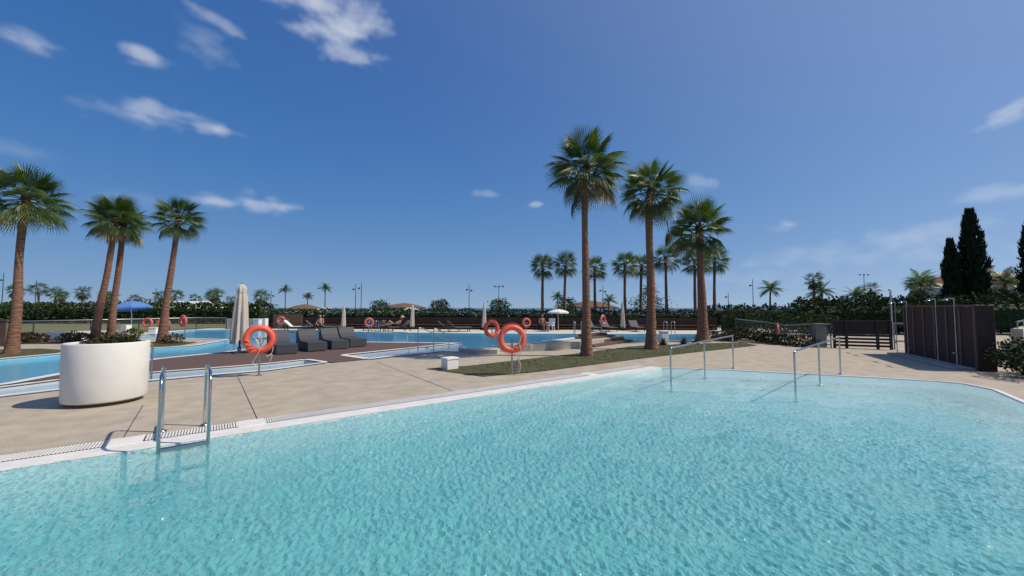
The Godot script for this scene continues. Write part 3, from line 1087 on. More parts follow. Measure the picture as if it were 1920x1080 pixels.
	var stp := thing("wooden_steps", Vector3(3.45, 0, -16.75), atan2(-sd.z, sd.x), "brown wooden steps behind the tallest palm trunk", "steps")
	for k in 4:
		st = new_st()
		var x0 := 0.30 * k
		var x1 := sd.length() - 0.27 * k
		bx(st, Vector3((x0 + x1) / 2, 0.058 + 0.115 * k, -0.16 * k - 0.67), Vector3(x1 - x0, 0.114, 1.34 - 0.32 * k), 0.008)
		obj("step", st, M.brown_deck, stp)

# ---------------------------------------------------------------- palms
func fan_frond(stem: float, blade: float, n: int, spread: float, droop: float, seed_: int) -> ArrayMesh:
	var r := RandomNumberGenerator.new()
	r.seed = seed_
	var st := new_st()
	var sag := func(d: float) -> float: return -droop * d * d
	var pts := []
	var rad := []
	for k in 5:
		var x := stem * k / 4.0
		pts.append(Vector3(x, sag.call(x) * 0.6, 0))
		rad.append(lerpf(0.026, 0.012, k / 4.0))
	tube(st, pts, rad, 5, false)
	st.set_smooth_group(-1)
	var hub := Vector3(stem, sag.call(stem) * 0.6, 0)
	for i in n:
		var f := (i + 0.5) / n * 2.0 - 1.0
		var a := f * spread
		var len: float = blade * (1.0 - 0.28 * f * f) * r.randf_range(0.90, 1.06)
		var d := Vector3(cos(a), 0.0, sin(a))
		var s := Vector3(-sin(a), 0, cos(a))
		var half: float = spread / n * blade * 0.52
		var at := func(t: float, side: float, lift: float) -> Vector3:
			var q: Vector3 = hub + d * (len * t) + s * side
			var fall: float = -droop * 1.15 * len * len * t * t - 0.34 * droop * pow(maxf(0.0, t - 0.55) * 2.2, 2.0) * r.randf_range(0.8, 1.3)
			q.y += fall + lift - 0.20 * f * f * len * t
			return q
		var w1 := half * 0.52
		var w2 := half * 0.46
		var c0: Vector3 = at.call(0.03, 0.0, 0.0)
		var m1: Vector3 = at.call(0.5, 0.0, 0.022)
		var l1: Vector3 = at.call(0.5, -w1, -0.012)
		var r1: Vector3 = at.call(0.5, w1, -0.012)
		var m2: Vector3 = at.call(0.8, 0.0, 0.008)
		var l2: Vector3 = at.call(0.8, -w2 * 0.8, -0.004)
		var r2: Vector3 = at.call(0.8, w2 * 0.8, -0.004)
		var tip: Vector3 = at.call(1.0, r.randf_range(-0.02, 0.02), 0.0)
		tri(st, c0, m1, l1)
		tri(st, c0, r1, m1)
		quad(st, l1, m1, m2, l2)
		quad(st, m1, r1, r2, m2)
		tri(st, l2, m2, tip)
		tri(st, m2, r2, tip)
	return done(st)

func feather_frond(len: float, droop: float, n: int, seed_: int) -> ArrayMesh:
	var r := RandomNumberGenerator.new()
	r.seed = seed_
	var st := new_st()
	var spine := func(t: float) -> Vector3: return Vector3(len * t * (1.0 - 0.25 * droop * t), -droop * len * t * t * 0.62, 0)
	var pts := []
	for k in 7:
		pts.append(spine.call(k / 6.0))
	tube(st, pts, [0.035, 0.03, 0.026, 0.02, 0.016, 0.01, 0.004], 4, false)
	st.set_smooth_group(-1)
	for i in n:
		var t := 0.12 + 0.87 * i / n
		var c: Vector3 = spine.call(t)
		var fw: Vector3 = (spine.call(t + 0.02) - c).normalized()
		for s in [-1.0, 1.0]:
			var l: float = len * 0.26 * sin(PI * clampf(t * 0.85 + 0.18, 0, 1)) * r.randf_range(0.85, 1.1)
			var d: Vector3 = (fw * 0.75 + Vector3(0, r.randf_range(-0.25, 0.25), s)).normalized()
			var wv: Vector3 = fw * 0.028
			var e: Vector3 = c + d * l + Vector3.DOWN * l * 0.12
			var m: Vector3 = c + d * l * 0.5
			tri(st, c - wv, c + wv, m + wv)
			tri(st, c - wv, m + wv, m - wv)
			tri(st, m - wv, m + wv, e)
	return done(st)

var fans := []
var fans_low := []
var feathers := []

func aim(dir: Vector3, twist: float) -> Basis:
	var x := dir.normalized()
	var z := x.cross(Vector3.UP)
	if z.length() < 0.05:
		z = Vector3(0, 0, 1)
	z = z.normalized()
	var y := z.cross(x)
	return Basis(x, twist) * Basis(x, y, z)

func palm_trunk(path: Array, r0: float, r1: float, ring: float, seed_: int, sides := 14) -> ArrayMesh:
	var r := RandomNumberGenerator.new()
	r.seed = seed_
	var curve := Curve3D.new()
	for i in path.size():
		var t: Vector3 = (path[mini(i + 1, path.size() - 1)] - path[maxi(i - 1, 0)]) / 6.0
		curve.add_point(path[i], -t, t)
	var total := curve.get_baked_length()
	var n := int(total / ring)
	var pts := []
	var rad := []
	for i in n + 1:
		var t := float(i) / n
		var flare := 0.55 * r0 * exp(-t * total / 0.45)
		var rr: float = lerpf(r0, r1, smoothstep(0.0, 0.75, t)) + flare
		rr *= 1.0 + 0.035 * sin(t * total * 2.3 + seed_)
		if i % 2 == 0:
			rr *= r.randf_range(1.01, 1.055)
		else:
			rr *= r.randf_range(0.965, 0.99)
		pts.append(curve.sample_baked(t * total))
		rad.append(rr)
	var st := new_st(true)
	tube(st, pts, rad, sides)
	return done(st)

# crowns: frond directions thickly spread from upright to hanging
func fan_palm(called: String, base: Vector3, path: Array, r0: float, r1: float, n: int, size: float, seed_: int, label: String, group: String, hang := 0.15, near := true) -> Node3D:
	var t := thing(called, base, 0.0, label, "palm tree", group)
	var r := RandomNumberGenerator.new()
	r.seed = seed_
	put("trunk", palm_trunk(path, r0, r1, 0.055 if near else 0.14, seed_, 16 if near else 9), M.palm_trunk, t)
	var top: Vector3 = path[path.size() - 1]
	# fibrous leaf bases under the crown
	var st := new_st()
	var down: Vector3 = (path[path.size() - 2] - top).normalized()
	for k in (60 if near else 26):
		var a := r.randf() * TAU
		var o := Vector3(cos(a), 0, sin(a))
		var s := o.cross(Vector3.UP)
		var h := r.randf_range(-0.18, 0.62) * size
		var p := top + down * h + o * (r1 * 0.85)
		var q := p + o * r.randf_range(0.05, 0.12) * size + Vector3.UP * r.randf_range(0.10, 0.24) * size
		tri(st, p - s * 0.055, p + s * 0.055, q)
		tri(st, p + s * 0.055 - Vector3.UP * 0.05, p - s * 0.055 - Vector3.UP * 0.05, q)
	obj("leaf_bases", st, M.fibre, t).set_meta("kind", "stuff")
	var set_ := fans if near else fans_low
	for k in n:
		var f := (k + 0.5) / n
		var az := k * 2.39996 + r.randf_range(-0.35, 0.35)
		var el: float = lerpf(1.45, -0.72, pow(f, 0.86)) + r.randf_range(-0.14, 0.14)
		var kind := 0
		if el > 0.7:
			kind = r.randi() % 2
		elif el > -0.05:
			kind = 1 + r.randi() % 2
		else:
			kind = 2 + r.randi() % 2
		var m: Material
		var q := r.randf()
		if f > 1.0 - hang and q < 0.7:
			m = M.frond_yellow if q < 0.32 else M.frond_brown
		elif q < 0.22:
			m = M.frond_light
		elif q < 0.6:
			m = M.frond_green
		else:
			m = M.frond_deep
		var o := put("frond", set_[kind], m, t)
		var d := Vector3(cos(az) * cos(el), sin(el), sin(az) * cos(el))
		o.transform = Transform3D(aim(d, r.randf_range(-0.5, 0.5)).scaled(Vector3.ONE * size * r.randf_range(0.88, 1.08)), top + Vector3.UP * (0.16 - 0.22 * f) * size + d * r1 * 0.5)
	return t

func hanging_frond(t: Node3D, at: Vector3, az: float, el: float, size: float, m: Material, kind := 3) -> void:
	var o := put("frond", fans[kind], m, t)
	o.transform = Transform3D(aim(Vector3(cos(az) * cos(el), sin(el), sin(az) * cos(el)), 0.2).scaled(Vector3.ONE * size), at)

func crown_mesh(set_: Array, n: int, el0: float, el1: float, seed_: int) -> ArrayMesh:
	var r := RandomNumberGenerator.new()
	r.seed = seed_
	var st := SurfaceTool.new()
	st.begin(Mesh.PRIMITIVE_TRIANGLES)
	for k in n:
		var az := k * 2.39996 + r.randf_range(-0.3, 0.3)
		var el: float = lerpf(el0, el1, pow((k + 0.5) / n, 0.9)) + r.randf_range(-0.15, 0.15)
		var d := Vector3(cos(az) * cos(el), sin(el), sin(az) * cos(el))
		st.append_from(set_[r.randi() % set_.size()], 0, Transform3D(aim(d, r.randf_range(-0.5, 0.5)).scaled(Vector3.ONE * r.randf_range(0.85, 1.1)), Vector3.ZERO))
	return st.commit()

func far_palm(at: Vector3, h: float, crown: ArrayMesh, size: float, m: Material, called: String, label: String, group: String, seed_: int, skirt := false) -> void:
	var t := thing(called, at, seed_ * 1.7, label, "palm tree", group)
	var path := [Vector3.ZERO, Vector3(0.1 * sin(seed_), h * 0.5, 0.1 * cos(seed_)), Vector3(0, h, 0)]
	put("trunk", palm_trunk(path, 0.19 * size, 0.14 * size, 0.3, seed_, 8), M.palm_trunk, t)
	var c := put("crown", crown, m, t)
	c.position = Vector3(0, h, 0)
	c.scale = Vector3.ONE * size
	c.set_meta("kind", "stuff")
	if skirt:
		var s := put("dead_skirt", skirts[0], M.frond_dead, t)
		s.position = Vector3(0, h - 0.05, 0)
		s.scale = Vector3.ONE * size
		s.set_meta("kind", "stuff")

var skirts := []

func build_palms() -> void:
	fans = [fan_frond(0.62, 0.95, 30, 1.75, 0.10, 1), fan_frond(0.68, 0.98, 32, 1.9, 0.20, 2), fan_frond(0.72, 0.98, 32, 1.9, 0.34, 3), fan_frond(0.70, 0.92, 28, 1.7, 0.52, 4)]
	fans_low = [fan_frond(0.62, 0.95, 20, 1.75, 0.10, 1), fan_frond(0.68, 0.98, 20, 1.9, 0.20, 2), fan_frond(0.72, 0.98, 20, 1.9, 0.34, 3), fan_frond(0.70, 0.92, 18, 1.7, 0.52, 4)]
	feathers = [feather_frond(2.6, 0.75, 30, 1), feather_frond(2.4, 1.0, 30, 2), feather_frond(2.5, 0.55, 30, 3)]
	skirts = [crown_mesh(fans_low.slice(2), 14, -0.7, -1.35, 9)]
	# three tall palms on the lawn strip
	var p := fan_palm("fan_palm", Vector3(2.57, 0, -13.71), [Vector3.ZERO, Vector3(0.0, 2.6, 0), Vector3(-0.02, 5.0, 0), Vector3(0.05, 6.50, 0.0)], 0.155, 0.110, 42, 0.88, 101, "tallest fan palm on the lawn strip, a brown dead frond hanging below its crown", "tall fan palms on the lawn strip", 0.10)
	hanging_frond(p, Vector3(0.0, 5.95, 0.05), PI * 0.93, -0.75, 0.78, M.frond_dead)
	hanging_frond(p, Vector3(0.05, 6.3, 0.05), 0.35, -0.62, 1.0, M.frond_brown, 2)
	p = fan_palm("fan_palm", Vector3(5.60, 0, -16.0), [Vector3.ZERO, Vector3(0.03, 2.6, 0), Vector3(0.0, 4.8, 0), Vector3(0.08, 6.38, 0)], 0.180, 0.140, 36, 0.86, 102, "tall fan palm on the lawn strip with a dried flower stalk dangling", "tall fan palms on the lawn strip", 0.08)
	hanging_frond(p, Vector3(0.0, 6.25, 0.15), 1.75, -0.75, 0.85, M.frond_brown)
	var st := new_st(true)
	tube(st, [Vector3(0.12, 5.85, 0.1), Vector3(0.45, 5.55, 0.15), Vector3(0.68, 5.1, 0.15), Vector3(0.74, 4.72, 0.15)], [0.022, 0.02, 0.016, 0.014], 6)
	obj("flower_stalk", st, M.fibre, p)
	st = new_st()
	rng.seed = 31
	for k in 70:
		var a := rng.randf() * TAU
		var q := Vector3(0.74 + cos(a) * 0.10, 4.70 - rng.randf() * 0.2, 0.15 + sin(a) * 0.10)
		var e := q + Vector3(cos(a) * 0.07, -rng.randf_range(0.3, 0.62), sin(a) * 0.07)
		var s := Vector3(-sin(a), 0, cos(a)) * 0.022
		tri(st, q - s, q + s, e)
	obj("dried_bunch", st, M.frond_dead, p).set_meta("kind", "stuff")
	fan_palm("fan_palm", Vector3(9.39, 0, -19.54), [Vector3.ZERO, Vector3(0.0, 2.0, 0), Vector3(-0.05, 4.0, 0), Vector3(-0.05, 5.48, 0)], 0.235, 0.160, 40, 1.0, 103, "shortest and stoutest fan palm on the lawn strip, by the railing", "tall fan palms on the lawn strip", 0.06)
	# western palms
	p = fan_palm("fan_palm", Vector3(-18.1, 0, -14.4), [Vector3.ZERO, Vector3(0.08, 1.8, 0), Vector3(0.05, 3.6, 0), Vector3(0.15, 5.62, 0)], 0.150, 0.105, 36, 0.84, 104, "thick fan palm beside the channel with a bright yellow frond", "western fan palms", 0.12)
	hanging_frond(p, Vector3(0.15, 5.55, 0.1), 1.15, -0.55, 0.85, M.frond_yellow)
	hanging_frond(p, Vector3(0.15, 5.6, 0.1), 0.25, -0.35, 1.0, M.frond_green, 2)
	fan_palm("fan_palm", Vector3(-20.9, 0, -19.9), [Vector3.ZERO, Vector3(0.15, 1.6, 0), Vector3(0.45, 3.4, 0), Vector3(0.74, 6.10, 0)], 0.160, 0.120, 34, 0.82, 105, "leaning fan palm whose crown merges with the straighter palm beside it", "western fan palms", 0.12)
	fan_palm("fan_palm", Vector3(-20.8, 0, -20.6), [Vector3.ZERO, Vector3(0.05, 1.8, 0), Vector3(0.22, 3.6, 0), Vector3(0.36, 6.00, 0)], 0.150, 0.120, 30, 0.76, 106, "straighter fan palm whose crown merges with the leaning palm beside it", "western fan palms", 0.2)
	p = fan_palm("fan_palm", Vector3(-16.67, 0, -18.94), [Vector3.ZERO, Vector3(0.10, 1.8, 0), Vector3(0.30, 3.6, 0), Vector3(0.52, 5.90, 0)], 0.165, 0.112, 32, 0.72, 107, "slender fan palm on the small peninsula lawn", "western fan palms", 0.12)
	hanging_frond(p, Vector3(0.5, 5.85, 0.1), 0.6, -0.6, 0.75, M.frond_yellow)
	# row behind the brown wall
	var i := 0
	for a in [[2.9, 5.35, -37.0, 1.0], [4.9, 5.4, -36.4, 0.98], [7.9, 5.15, -37.4, 0.95], [10.5, 5.4, -36.6, 1.02], [12.5, 5.45, -38.2, 0.95], [14.5, 6.0, -37.0, 1.1], [16.9, 5.6, -36.4, 1.05], [19.0, 5.9, -37.0, 1.15]]:
		fan_palm("fan_palm", Vector3(a[0], 0, a[2]), [Vector3.ZERO, Vector3(-0.05, 2.5, 0), Vector3(0.06 * sin(i * 2.1), a[1] + 0.2, 0)], 0.16, 0.12, 30, a[3] * 0.86, 120 + i, ORD[7 - i] + " fan palm behind the brown wall, counted from the dark timber screen", "fan palms behind the brown wall", 0.0, false)
		i += 1
	# low row beyond the western field
	var crowns := [crown_mesh(fans_low, 17, 1.4, -0.7, 41), crown_mesh(fans_low, 15, 1.4, -0.8, 42), crown_mesh(fans_low, 18, 1.4, -0.6, 43)]
	var greens := [M.frond_green, M.frond_deep, M.frond_green]
	i = 0
	for a in [[-65.5, 5.0], [-63.6, 5.2], [-61.5, 4.3], [-60.1, 4.5], [-57.6, 4.8], [-55.4, 4.3], [-53.0, 4.0], [-50.6, 3.8], [-47.9, 4.2], [-44.3, 4.25], [-42.5, 3.9], [-40.9, 4.1], [-39.1, 4.4], [-37.6, 3.7], [-34.3, 4.2]]:
		far_palm(Vector3(a[0], 0, -52.0 - (i % 3)), a[1] - 0.95, crowns[i % 3], 0.68 + 0.12 * sin(i * 2.3), greens[i % 3], "beach_palm", ORD[14 - i] + " bushy fan palm beyond the western hedge, counted from the beige parasol", "palms beyond the western hedge", 200 + i, i % 2 == 0)
		i += 1
	var dates := [crown_mesh(feathers, 26, 1.35, -0.35, 51), crown_mesh(feathers, 24, 1.3, -0.2, 52)]
	for a in [[-43.1, 5.7, -75.0, 0.62, "thin date palm on the shore, the one nearer the western fan palms"], [-38.7, 4.4, -75.0, 0.55, "shortest thin date palm on the shore, beside a thatched roof"], [-35.5, 6.1, -75.0, 0.65, "tallest thin date palm on the shore, beyond a thatched roof"], [36.0, 5.0, -55.0, 0.85, "lone date palm with arching fronds beyond the clipped shrubs"], [43.1, 4.7, -55.0, 0.9, "date palm standing against a taller fan palm"], [47.9, 4.2, -55.0, 0.9, "low date palm behind the hedge beside the gate"], [57.0, 6.3, -55.0, 1.05, "tall arching date palm beside the cypresses"], [61.8, 5.2, -55.0, 1.0, "low date palm half hidden by the cypresses"], [70.0, 6.6, -56.0, 1.2, "date palm in front of the villa"], [5.3, 3.4, -46.0, 0.42, "small young palm between the round bush and the palm row"], [11.3, 3.0, -46.0, 0.5, "small young palm beside the thatched bar roof"], [16.0, 4.2, -46.0, 0.6, "feathery palm half hidden in the palm row"]]:
		far_palm(Vector3(a[0], 0, a[2]), a[1] - 0.9 * a[3], dates[i % 2], a[3], M.frond_deep, "date_palm", a[4], "date palms", 230 + i)
		i += 1
	for a in [[42.0, 6.6, -55.0, 0.9, "shaggy tall fan palm beyond the clipped hedge"], [50.0, 5.3, -55.0, 0.85, "shaggy fan palm beside the twin-headed light mast"], [53.9, 5.9, -52.0, 1.25, "broad shaggy fan palm near the cypresses"]]:
		far_palm(Vector3(a[0], 0, a[2]), a[1] - 1.1 * a[3], crowns[i % 3], a[3], M.frond_deep, "fan_palm", a[4], "shaggy palms beyond the hedge", 250 + i, true)
		i += 1

# ---------------------------------------------------------------- other plants
func leaf(st: SurfaceTool, p: Vector3, size: float, r: RandomNumberGenerator, out := Vector3.ZERO) -> void:
	var d := (Vector3(r.randf_range(-1, 1), r.randf_range(-0.5, 1), r.randf_range(-1, 1)) + out * 0.8).normalized()
	var s := d.cross(Vector3(r.randf_range(-1, 1), r.randf_range(-1, 1), r.randf_range(-1, 1))).normalized() * size * 0.28
	var n := d.cross(s).normalized() * size * 0.08
	var m := p + d * size * 0.5
	tri(st, p, m + s + n, p + d * size)
	tri(st, p, p + d * size, m - s + n)

# leaves through a box-shaped or rounded volume, most of them near its skin
func foliage(t: Node3D, centre: Vector3, half: Vector3, n: int, size: float, mats: Array, seed_: int, round_ := true, lump := 0.25) -> void:
	var r := RandomNumberGenerator.new()
	r.seed = seed_
	var lumps := noise(seed_, 0.9, 3)
	var sts := []
	for m in mats:
		sts.append(new_st())
	for k in n:
		var d := Vector3(r.randfn(), r.randfn(), r.randfn()).normalized()
		var q: Vector3
		if round_:
			q = d * pow(r.randf(), 0.30)
		else:
			q = Vector3(r.randf_range(-1, 1), 0, r.randf_range(-1, 1))
			q.y = r.randf_range(-1, 1)
			var e := r.randi() % 3
			if e == 0:
				q.y = 1.0 - absf(r.randfn()) * 0.12
			elif e == 1:
				q.z = (1.0 if r.randf() < 0.7 else -1.0) * (1.0 - absf(r.randfn()) * 0.2)
			d = q.normalized()
		var p := centre + q * half
		var k2 := 1.0 + lump * lumps.get_noise_3d(p.x * 1.3, p.y * 1.3, p.z * 1.3) * 2.0
		p = centre + q * half * Vector3(k2 if round_ else 1.0, k2, k2)
		var which := r.randi() % mats.size()
		if lumps.get_noise_3d(p.x * 0.7 + 40.0, p.y, p.z * 0.7) > 0.18:
			which = mats.size() - 1
		leaf(sts[which], p, size * r.randf_range(0.6, 1.25), r, d)
	for k in mats.size():
		obj("foliage", sts[k], M[mats[k]], t).set_meta("kind", "stuff")

func core(t: Node3D, centre: Vector3, half: Vector3) -> void:
	var st := new_st()
	bx(st, centre, half * 2.0, minf(half.y, half.z) * 0.5)
	obj("inner_branches", st, M.leaf_c, t)

func hedge(called: String, a: Vector3, b: Vector3, thick: float, y0: float, y1: float, n: int, size: float, mats: Array, seed_: int, label: String, flowers := 0) -> void:
	var t := thing(called, (a + b) / 2, atan2(-(b - a).z, (b - a).x), label, "hedge")
	var half := Vector3(a.distance_to(b) / 2, (y1 - y0) / 2, thick / 2)
	var c := Vector3(0, (y0 + y1) / 2, 0)
	core(t, c - Vector3(0, half.y * 0.12, 0), half * Vector3(0.995, 0.78, 0.7))
	foliage(t, c, half, n, size, mats, seed_, false, 0.30)
	if flowers > 0:
		var r := RandomNumberGenerator.new()
		r.seed = seed_ + 5
		var st := new_st()
		for k in flowers:
			var p := c + half * Vector3(r.randf_range(-1, 1), r.randf_range(0.2, 1.05), 0.95)
			for e in 3:
				leaf(st, p, 0.10, r, Vector3(0, 0.3, 1))
		obj("blossoms", st, M.petal, t).set_meta("kind", "stuff")

func shrub(called: String, at: Vector3, half: Vector3, n: int, size: float, mats: Array, seed_: int, label: String, category := "shrub", group := "") -> Node3D:
	var t := thing(called, at, 0.0, label, category, group)
	var st := new_st(true)
	for k in 5:
		var a := k * 1.3 + seed_
		tube(st, [Vector3.ZERO, Vector3(cos(a) * half.x * 0.5, half.y * 1.2, sin(a) * half.z * 0.5)], [0.02, 0.008], 5)
	obj("stem", st, M.branch, t)
	foliage(t, Vector3(0, half.y, 0), half, n, size, mats, seed_)
	return t

func cypress(at: Vector3, h: float, r: float, seed_: int, label: String) -> void:
	var t := thing("cypress_tree", at, 0.0, label, "cypress", "dark columnar cypresses")
	var st := new_st(true)
	tube(st, [Vector3.ZERO, Vector3(0, h * 0.9, 0)], [0.16, 0.02], 7)
	obj("trunk", st, M.branch, t)
	var g := RandomNumberGenerator.new()
	g.seed = seed_
	var nn := noise(seed_, 0.8, 3)
	var sts := [new_st(), new_st()]
	var shape := func(f: float) -> float: return r * pow(sin(PI * clampf(f * 0.86 + 0.12, 0.0, 1.0)), 0.65) * (1.0 - 0.30 * f)
	for k in 7000:
		var f := g.randf()
		var a := g.randf() * TAU
		var rr: float = shape.call(f) * sqrt(g.randf_range(0.35, 1.0)) * (1.0 + 0.8 * nn.get_noise_3d(cos(a) * 1.4, f * h * 1.1, sin(a) * 1.4))
		var p := Vector3(cos(a) * rr, 0.2 + f * (h - 0.3), sin(a) * rr)
		var d := Vector3(cos(a) * 0.35, 1.0, sin(a) * 0.35).normalized()
		var s := d.cross(Vector3(g.randf_range(-1, 1), 0, g.randf_range(-1, 1))).normalized() * 0.05
		var e := p + d * g.randf_range(0.18, 0.42)
		tri(sts[k % 2], p - s, p + s, e)
	obj("crown", sts[0], M.cypress_leaf, t).set_meta("kind", "stuff")
	obj("crown", sts[1], M.leaf_c, t).set_meta("kind", "stuff")
	st = new_st(true)
	var prof := []
	for k in 14:
		prof.append(Vector2(maxf(0.0, shape.call(k / 13.0) * 0.62) if k < 13 else 0.0, 0.15 + (h - 0.9) * k / 13.0))
	lathe(st, prof, 12)
	obj("inner_branches", st, M.cypress_leaf, t)

func small_tree(at: Vector3, h: float, half: Vector3, seed_: int, label: String, n := 1300) -> void:
	var t := thing("round_tree", at, 0.0, label, "tree", "round-headed small trees")
	var st := new_st(true)
	tube(st, [Vector3.ZERO, Vector3(0.1, h * 0.5, 0), Vector3(0, h, 0)], [0.11, 0.08, 0.05], 7)
	for k in 5:
		var a := k * 1.25
		tube(st, [Vector3(0.05, h * 0.6, 0), Vector3(cos(a) * half.x * 0.6, h + half.y * 0.2, sin(a) * half.z * 0.6)], [0.05, 0.02], 5)
	obj("trunk", st, M.branch, t)
	foliage(t, Vector3(0, h, 0), half, n, 0.20, ["leaf_c", "leaf_a", "leaf_b"], seed_, true, 0.35)

func build_plants() -> void:
	hedge("hedge", Vector3(-20.5, 0, -33.6), Vector3(-3.0, 0, -32.4), 1.2, 0.4, 1.46, 7000, 0.17, ["leaf_c", "leaf_a", "leaf_b"], 301, "flowering dark hedge along the top of the brown wall, its parasol half", 130)
	hedge("hedge", Vector3(-2.9, 0, -32.4), Vector3(15.6, 0, -31.0), 1.2, 0.4, 1.38, 7000, 0.17, ["leaf_c", "leaf_a", "leaf_c"], 302, "dark hedge along the top of the brown wall, under the palm row", 40)
	hedge("hedge", Vector3(-62, 0, -45.5), Vector3(-27, 0, -44.0), 3.0, 0.0, 2.0, 9000, 0.34, ["leaf_a", "leaf_c", "leaf_b"], 303, "broad tall hedge beyond the dry western field", 60)
	hedge("hedge", Vector3(19.8, 0, -27.5), Vector3(27.5, 0, -25.0), 2.6, 0.0, 2.15, 7000, 0.21, ["leaf_a", "leaf_c", "leaf_b"], 304, "tall green hedge behind the slatted gate")
	hedge("hedge", Vector3(17.5, 0, -37.0), Vector3(34.0, 0, -34.0), 2.0, 0.0, 1.75, 5000, 0.22, ["leaf_c", "leaf_c", "leaf_a"], 305, "low dark hedge on the shore side of the railing")
	hedge("hedge", Vector3(29.0, 0, -25.5), Vector3(60.0, 0, -23.0), 2.0, 0.0, 2.3, 7000, 0.24, ["leaf_c", "cypress_leaf", "leaf_a"], 306, "dark hedge at the foot of the cypresses")
	for a in [[16.9, -25.6, 1.5, 0.75, 311], [18.4, -24.2, 1.4, 0.7, 312], [15.9, -27.5, 1.2, 0.8, 313]]:
		shrub("olive_shrub", Vector3(a[0], 0, a[1]), Vector3(a[2], a[3], 1.0), 2200, 0.15, ["leaf_b", "leaf_olive", "leaf_a"], a[4], ["wide olive-green shrub behind the middle of the dipping railing", "olive-green shrub behind the low point of the dipping railing", "olive-green shrub behind the timber-screen end of the dipping railing"][a[4] - 311], "shrub", "olive shrubs behind the railing")
	for k in 9:
		var p: Vector3 = [Vector3(13.0, 0, -22.3), Vector3(12.6, 0, -20.4), Vector3(12.2, 0, -19.0), Vector3(11.7, 0, -20.9), Vector3(12.3, 0, -18.0), Vector3(12.6, 0, -17.2), Vector3(10.8, 0, -19.9), Vector3(13.4, 0, -23.8), Vector3(10.2, 0, -20.6)][k]
		shrub("low_shrub", p, Vector3(0.55, 0.22, 0.5), 420, 0.13, ["leaf_red", "leaf_olive", "leaf_c"], 320 + k, "low brownish shrub in the railing bed, " + ["by the second railing post", "beside the middle panes", "at the low point of the railing", "on the pool side near the stout palm", "near the grey pier", "touching the grey pier", "at the corner of the lawn", "by the timber-screen end", "at the lagoon corner"][k], "shrub", "low shrubs in the railing bed")
	for a in [[6.75, -17.75, 331, "spiky grey shrub in front of the white pedestal"], [7.75, -17.95, 332, "spiky grey shrub beside the white pedestal, next to the stout palm"], [8.65, -18.7, 333, "spiky grey shrub at the foot of the stout palm"]]:
		var t := thing("spiky_shrub", Vector3(a[0], 0, a[1]), 0.0, a[3], "shrub")
		var st := new_st()
		var r := RandomNumberGenerator.new()
		r.seed = a[2]
		for k in 240:
			var az := r.randf() * TAU
			var el := r.randf_range(0.15, 1.5)
			var d := Vector3(cos(az) * cos(el), sin(el), sin(az) * cos(el))
			var s := d.cross(Vector3.UP).normalized() * 0.012
			tri(st, d * 0.03 - s, d * 0.03 + s, d * r.randf_range(0.25, 0.48) + Vector3.DOWN * 0.02)
		obj("leaves", st, M.leaf_grey, t).set_meta("kind", "stuff")
		st = new_st(true)
		lathe(st, [Vector2(0.0, 0.0), Vector2(0.14, 0.0), Vector2(0.10, 0.12), Vector2(0.0, 0.16)], 9)
		obj("heart", st, M.leaf_c, t)
	for k in 6:
		var p: Vector3 = [Vector3(12.7, 0, -9.9), Vector3(12.4, 0, -9.1), Vector3(12.9, 0, -8.6), Vector3(13.6, 0, -9.6), Vector3(12.3, 0, -8.0), Vector3(13.4, 0, -8.4)][k]
		shrub("dark_shrub", p, Vector3(0.75, 0.42 + 0.05 * (k % 3), 0.7), 1700, 0.085, ["leaf_c", "leaf_c", "leaf_a"], 340 + k, "dense dark shrub " + ["touching the end of the shower screen", "second out from the shower screen end", "third out from the shower screen end, taller", "behind the end of the shower screen", "last out from the shower screen on the pool side", "last out from the shower screen on the wall side"][k], "shrub", "dark shrubs beside the shower screen")
	for k in 8:
		var p: Vector3 = [Vector3(-22.6, 0, -18.8), Vector3(-21.6, 0, -19.4), Vector3(-23.6, 0, -19.6), Vector3(-21.0, 0, -20.3), Vector3(-24.4, 0, -19.9), Vector3(-22.9, 0, -20.8), Vector3(-20.8, 0, -19.2), Vector3(-15.9, 0, -18.6)][k]
		shrub("low_shrub", p, Vector3(0.42, 0.20, 0.4), 300, 0.12, ["leaf_olive", "leaf_c", "leaf_red"], 350 + k, "small dry shrub in the bare western bed, " + ORD[k] + " from the channel end" if k < 7 else "small dry shrub at the foot of the peninsula palm", "shrub", "dry shrubs in the western bed")
	shrub("lime_shrub", Vector3(-19.9, 0, -20.9), Vector3(0.36, 0.3, 0.36), 420, 0.12, ["frond_light", "frond_yellow", "leaf_b"], 360, "lime green shrub at the foot of the merged palms")
	cypress(Vector3(35.1, 0, -30.0), 9.2, 0.90, 401, "tallest dark cypress beside the villa")
	cypress(Vector3(33.7, 0, -30.2), 6.9, 0.62, 402, "shorter cypress pressed against the tallest one")
	cypress(Vector3(42.5, 0, -32.0), 9.4, 0.95, 403, "slim cypress standing alone in front of the villa")
	for a in [[-17.0, -51.0, 1.75, 1.25, 0.85, 411, "round bush-like tree beside a thatched hut"], [-9.3, -51.0, 1.95, 1.2, 0.75, 412, "small round-headed tree between the huts and the lamp"], [-1.6, -50.0, 1.95, 1.3, 0.85, 413, "small round-headed tree above the loungers by the wall"], [6.4, -46.5, 1.9, 1.1, 1.1, 414, "tight ball-shaped tree by the palm row"], [15.3, -44.0, 2.0, 2.2, 1.2, 415, "wide dark tree among the palm row"], [-46.5, -50.0, 1.9, 2.4, 0.9, 416, "broad dark bush among the western palms"]]:
		small_tree(Vector3(a[0], 0, a[1]), a[2], Vector3(a[3], a[4], a[3]), a[5], a[6])
	# dark trees massed behind the gate hedge
	var k := 0
